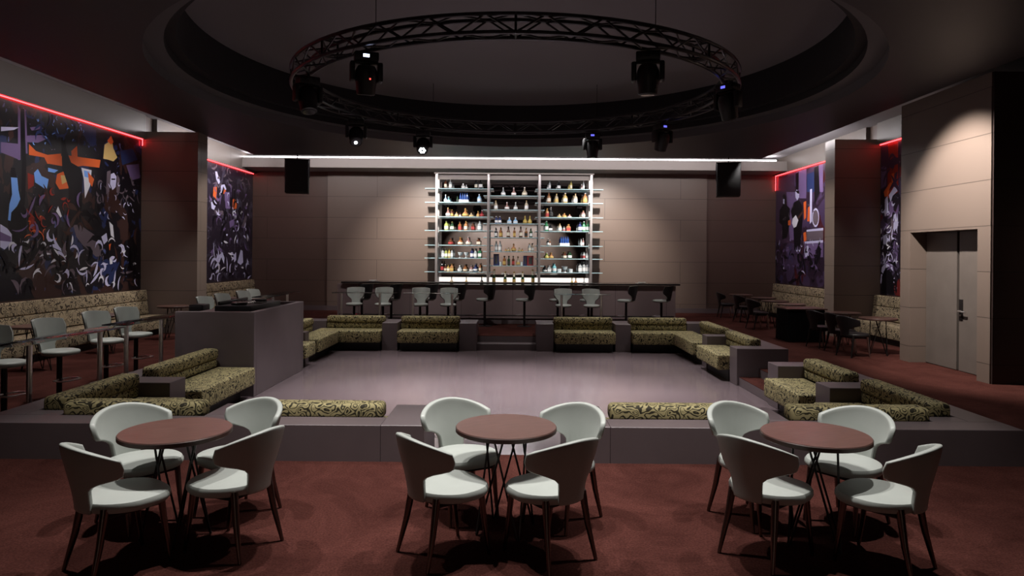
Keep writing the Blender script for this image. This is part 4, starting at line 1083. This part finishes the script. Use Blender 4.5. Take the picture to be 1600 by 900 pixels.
# ------------------------------------------------------------------ ring truss with moving lights
ZTB, TH, RO, RI = 4.78, .23, 3.87, 3.62
t = thing('ring_truss', 'large black circular lighting truss hanging over the dance floor', 'truss', (CX, CY, ZTB))
tilt = .05 / 3.87
t.rotation_euler = (tilt, 0, 0)
NS = 8; SUB = 10
def rp(r, a, z): return Vector((r * math.cos(a), r * math.sin(a), z))
for k in range(NS):
    a0, a1 = 2 * PI * k / NS, 2 * PI * (k + 1) / NS
    mb = MB()
    for r in (RI, RO):
        for z in (0, TH):
            mb.tube([rp(r, a0 + (a1 - a0) * i / SUB, z) for i in range(SUB + 1)], .029, 8)
    nb = 8
    for i in range(nb):
        b0_, b1_ = a0 + (a1 - a0) * i / nb, a0 + (a1 - a0) * (i + 1) / nb
        f = i % 2
        for r in (RI, RO): mb.tube([rp(r, b0_, TH * f), rp(r, b1_, TH * (1 - f))], .014, 6)
        for z in (0, TH): mb.tube([rp(RI if f else RO, b0_, z), rp(RO if f else RI, b1_, z)], .013, 6)
    for z in (0, TH): mb.tube([rp(RI, a0, z), rp(RO, a0, z)], .018, 6)
    for r in (RI, RO): mb.tube([rp(r, a0, 0), rp(r, a0, TH)], .018, 6)
    mb.build('truss_segment', M['truss'], t)
for k in range(4):
    a = R((60, 120, 240, 300)[k])
    q = rp(3.745, a, TH)
    mb = MB(); mb.cyl(q, (q.x, q.y, 5.855 - ZTB - tilt * q.y), .006, 6); mb.build('hanging_cable', M['darkmetal'], t)
def moving_head(label, x, y, yaw, pitch, lit, disp=None, ind=False):
    zt = ZTB + (y - CY) * tilt - .028
    t = thing('moving_head_light', label, 'stage light', (x, y, zt), yaw, 'moving head lights on the ring truss')
    mb = MB(); mb.box(-.02, .02, -.03, .03, -.05, 0.0); mb.box(-.16, .16, -.12, .12, -.17, -.05, .02, 2); mb.build('base', M['black'], t)
    mb = MB(); mb.box(-.05, .03, -.123, -.1205, -.13, -.09); mb.build('display', M[disp or 'lensdark'], t, 0)
    mb = MB()
    mb.box(-.185, .185, -.05, .05, -.20, -.171, .01, 2)
    for s in (-1, 1): mb.box(s * .185 - .034, s * .185 + .034, -.085, .085, -.44, -.175, .025, 2)
    mb.build('yoke', M['black'], t)
    mx = Matrix.Translation((0, 0, -.37)) @ Matrix.Rotation(pitch, 4, 'X')
    mb = MB(); mb.lathe([(.0, -.24), (.105, -.24), (.125, -.23), (.135, -.12), (.15, -.02), (.145, .08), (.11, .15), (.0, .16)], (0, 0, 0), 24, mx)
    hd = mb.build('head', M['black'], t)
    mb = MB(); mb.lathe([(.095, -.246), (.095, -.241)], (0, 0, 0), 24, mx); ln = mb.build('lens', M['lensdark'], hd)
    if lit:
        mb = MB()
        for k in range(lit):
            a = 2 * PI * k / lit; r = .05 if lit > 1 else 0
            mb.lathe([(.026 if lit > 1 else .035, -.252), (.024 if lit > 1 else .034, -.247)], (r * math.cos(a), r * math.sin(a), 0), 12, mx)
        mb.build('lit_emitter', M['lens'], ln)
    if ind:
        mb = MB(); mb.box(.03, .05, -.152, -.145, -.03, -.01, 0, 1, mx); mb.build('indicator', M['dispred'], hd, 0)
for a in [('black moving head light at near left of ring truss with a lit display', -2.02, 9.25, .3, .25, 0, 'dispbright', True),
          ('black moving head light at the near right of the ring truss', 1.77, 9.11, -.2, .1, 0),
          ('black moving head light at the left edge of the ring truss', -3.22, 10.6, .6, -.3, 0),
          ('black moving head light at the right edge of the ring truss', 3.38, 10.85, -.9, .3, 0, 'dispblue'),
          ('black moving head light at the far left of the ring truss with a small glint', -3.29, 14.15, .2, -.75, 1),
          ('black moving head light on the far ring with a bright lens, left of centre', -2.08, 15.48, .05, -.9, 6),
          ('black moving head light on the far ring pointing down, right of centre', 1.78, 15.66, 0, .0, 0, 'dispblue'),
          ('black moving head light at the far right of the ring truss', 3.12, 14.45, .4, .35, 0, 'dispblue')]:
    moving_head(*a)

# ------------------------------------------------------------------ lights
def spot(name, loc, tgt, power, size=60, blend=.6, rad=.06, col=(1, .95, .90)):
    l = bpy.data.lights.new(name, 'SPOT'); l.energy = power; l.spot_size = R(size); l.spot_blend = blend
    l.shadow_soft_size = rad; l.color = col
    o = bpy.data.objects.new(name, l); COL.objects.link(o); o.location = loc
    o.rotation_euler = (Vector(tgt) - Vector(loc)).to_track_quat('-Z', 'Y').to_euler()
    return o
def area(name, loc, tgt, power, sx_, sy_, col=(1, .95, .92)):
    l = bpy.data.lights.new(name, 'AREA'); l.shape = 'RECTANGLE'; l.size = sx_; l.size_y = sy_; l.energy = power; l.color = col
    o = bpy.data.objects.new(name, l); COL.objects.link(o); o.location = loc
    o.rotation_euler = (Vector(tgt) - Vector(loc)).to_track_quat('-Z', 'Y').to_euler()
    return o
NEUT = (1, .955, .93)
for tx in (-2.29, -.045, 2.075):
    for d in (-.85, .85):
        spot('downlight_front', (tx + d, 5.5, 4.8), (tx + d * .9, 5.15, 0), 380, 66, .6, .05, NEUT)
for x, y in ((-1.5, 10.4), (1.5, 10.4), (-1.5, 13.0), (1.5, 13.0), (0, 11.8)):
    spot('downlight_dance', (x, y, 5.8), (x * 1.25, y - .4, 0), 1700, 58, .9, .08, (1, .96, .97))
for x in (UC - 1.0, UC + 1.0):
    spot('downlight_opening', (x, 7.6, 4.8), (x, 7.0, 0), 230, 42, .8, .06, NEUT)
for x in (-3.3, -1.6, 1.5, 3.2):
    spot('downlight_back_row', (x, 15.6, 4.8), (x, 16.1, 0), 250, 62, .8, .06, NEUT)
for x in (-3.9, -1.5, 1.3, 3.7):
    spot('downlight_bar', (x, 16.3, 4.8), (x + .3, 19.2, .6), 220, 46, .7, .05, NEUT)
for s in (-1, 1):
    spot('wall_washer', (s * 3.1, 20.4, 4.8), (s * 2.9, 23.4, 1.8), 1150, 84, 1, .1, (1, .93, .86))
for x in (-1.7, 0, 1.7):
    spot('shelf_light', (x, 21.5, 4.75), (x, 23.0, 2.6), 65, 80, .9, .06, (1, .95, .9))
spot('downlight_door', (5.4, 10.9, 4.8), (7.4, 11.2, 2.4), 1300, 75, .6, .06, (1, .93, .86))
for y in (9.5, 12.0, 15.0):
    spot('downlight_left', (-6.3, y, 4.8), (-7.0, y, 0), 230, 75, .6, .06, NEUT)
for y in (10.0, 12.5, 15.0):
    spot('mural_light', (-7.2, y, 4.8), (-9.0, y, 2.6), 100, 85, .8, .06, NEUT)
for y in (13.5, 16.0, 19.5):
    spot('downlight_right', (6.6, y, 4.8), (6.8, y, 0), 90, 80, .6, .06, NEUT)
for s in (-1, 1):
    spot('downlight_side', (s * 4.6, 9.2, 4.8), (s * 4.2, 9.2, 0), 200, 70, .6, .06, NEUT)
    spot('downlight_side', (s * 4.6, 14.2, 4.8), (s * 4.2, 14.4, 0), 200, 65, .6, .06, NEUT)
    spot('pillar_light', (s * 5.0, 17.6, 4.8), (s * 7.8, 17.05, 2.0), 380, 60, .7, .06, (1, .94, .88))
    spot('mural_light', (s * 6.9, 19.8, 4.8), (s * 9.0, 20.2, 2.6), 190, 85, .8, .06, NEUT)
spot('mural_light', (7.0, 14.9, 4.8), (9.0, 14.9, 2.6), 100, 80, .8, .06, NEUT)
area('cove_back', (-.2, 20.45, 5.02), (-.2, 22.3, 5.08), 170, 14.5, .08, (1, .95, .97))
for s, x in ((-1, -7.82), (1, 7.42)):
    area('cove_far_side', (x, 19.4, 5.02), (s * 9.0, 19.4, 5.2), 60, 4.0, .06, (1, .95, .97))
area('cove_left', (-7.82, 12.0, 5.02), (-8.8, 12.0, 5.25), 9, 8.0, .06, (1, .95, .97))
area('cove_right', (7.42, 14.9, 5.02), (8.8, 14.9, 5.25), 3, 3.2, .06, (1, .90, .80))
# rear part of the room, seen in the bar mirror
for x in (-3.4, -2.0, -.6, .9, 2.4):
    spot('downlight_rear', (x, -7.2, 4.8), (x, -11.5, 2.2), 800, 62, .4, .08, NEUT)

w = bpy.data.worlds.new('world'); sc.world = w; w.use_nodes = True
w.node_tree.nodes['Background'].inputs['Color'].default_value = (.02, .018, .02, 1)
w.node_tree.nodes['Background'].inputs['Strength'].default_value = .3
sc.view_settings.view_transform = 'Standard'; sc.view_settings.look = 'None'
sc.view_settings.exposure = 0.15; sc.view_settings.gamma = 1; sc.view_settings.use_curve_mapping = False
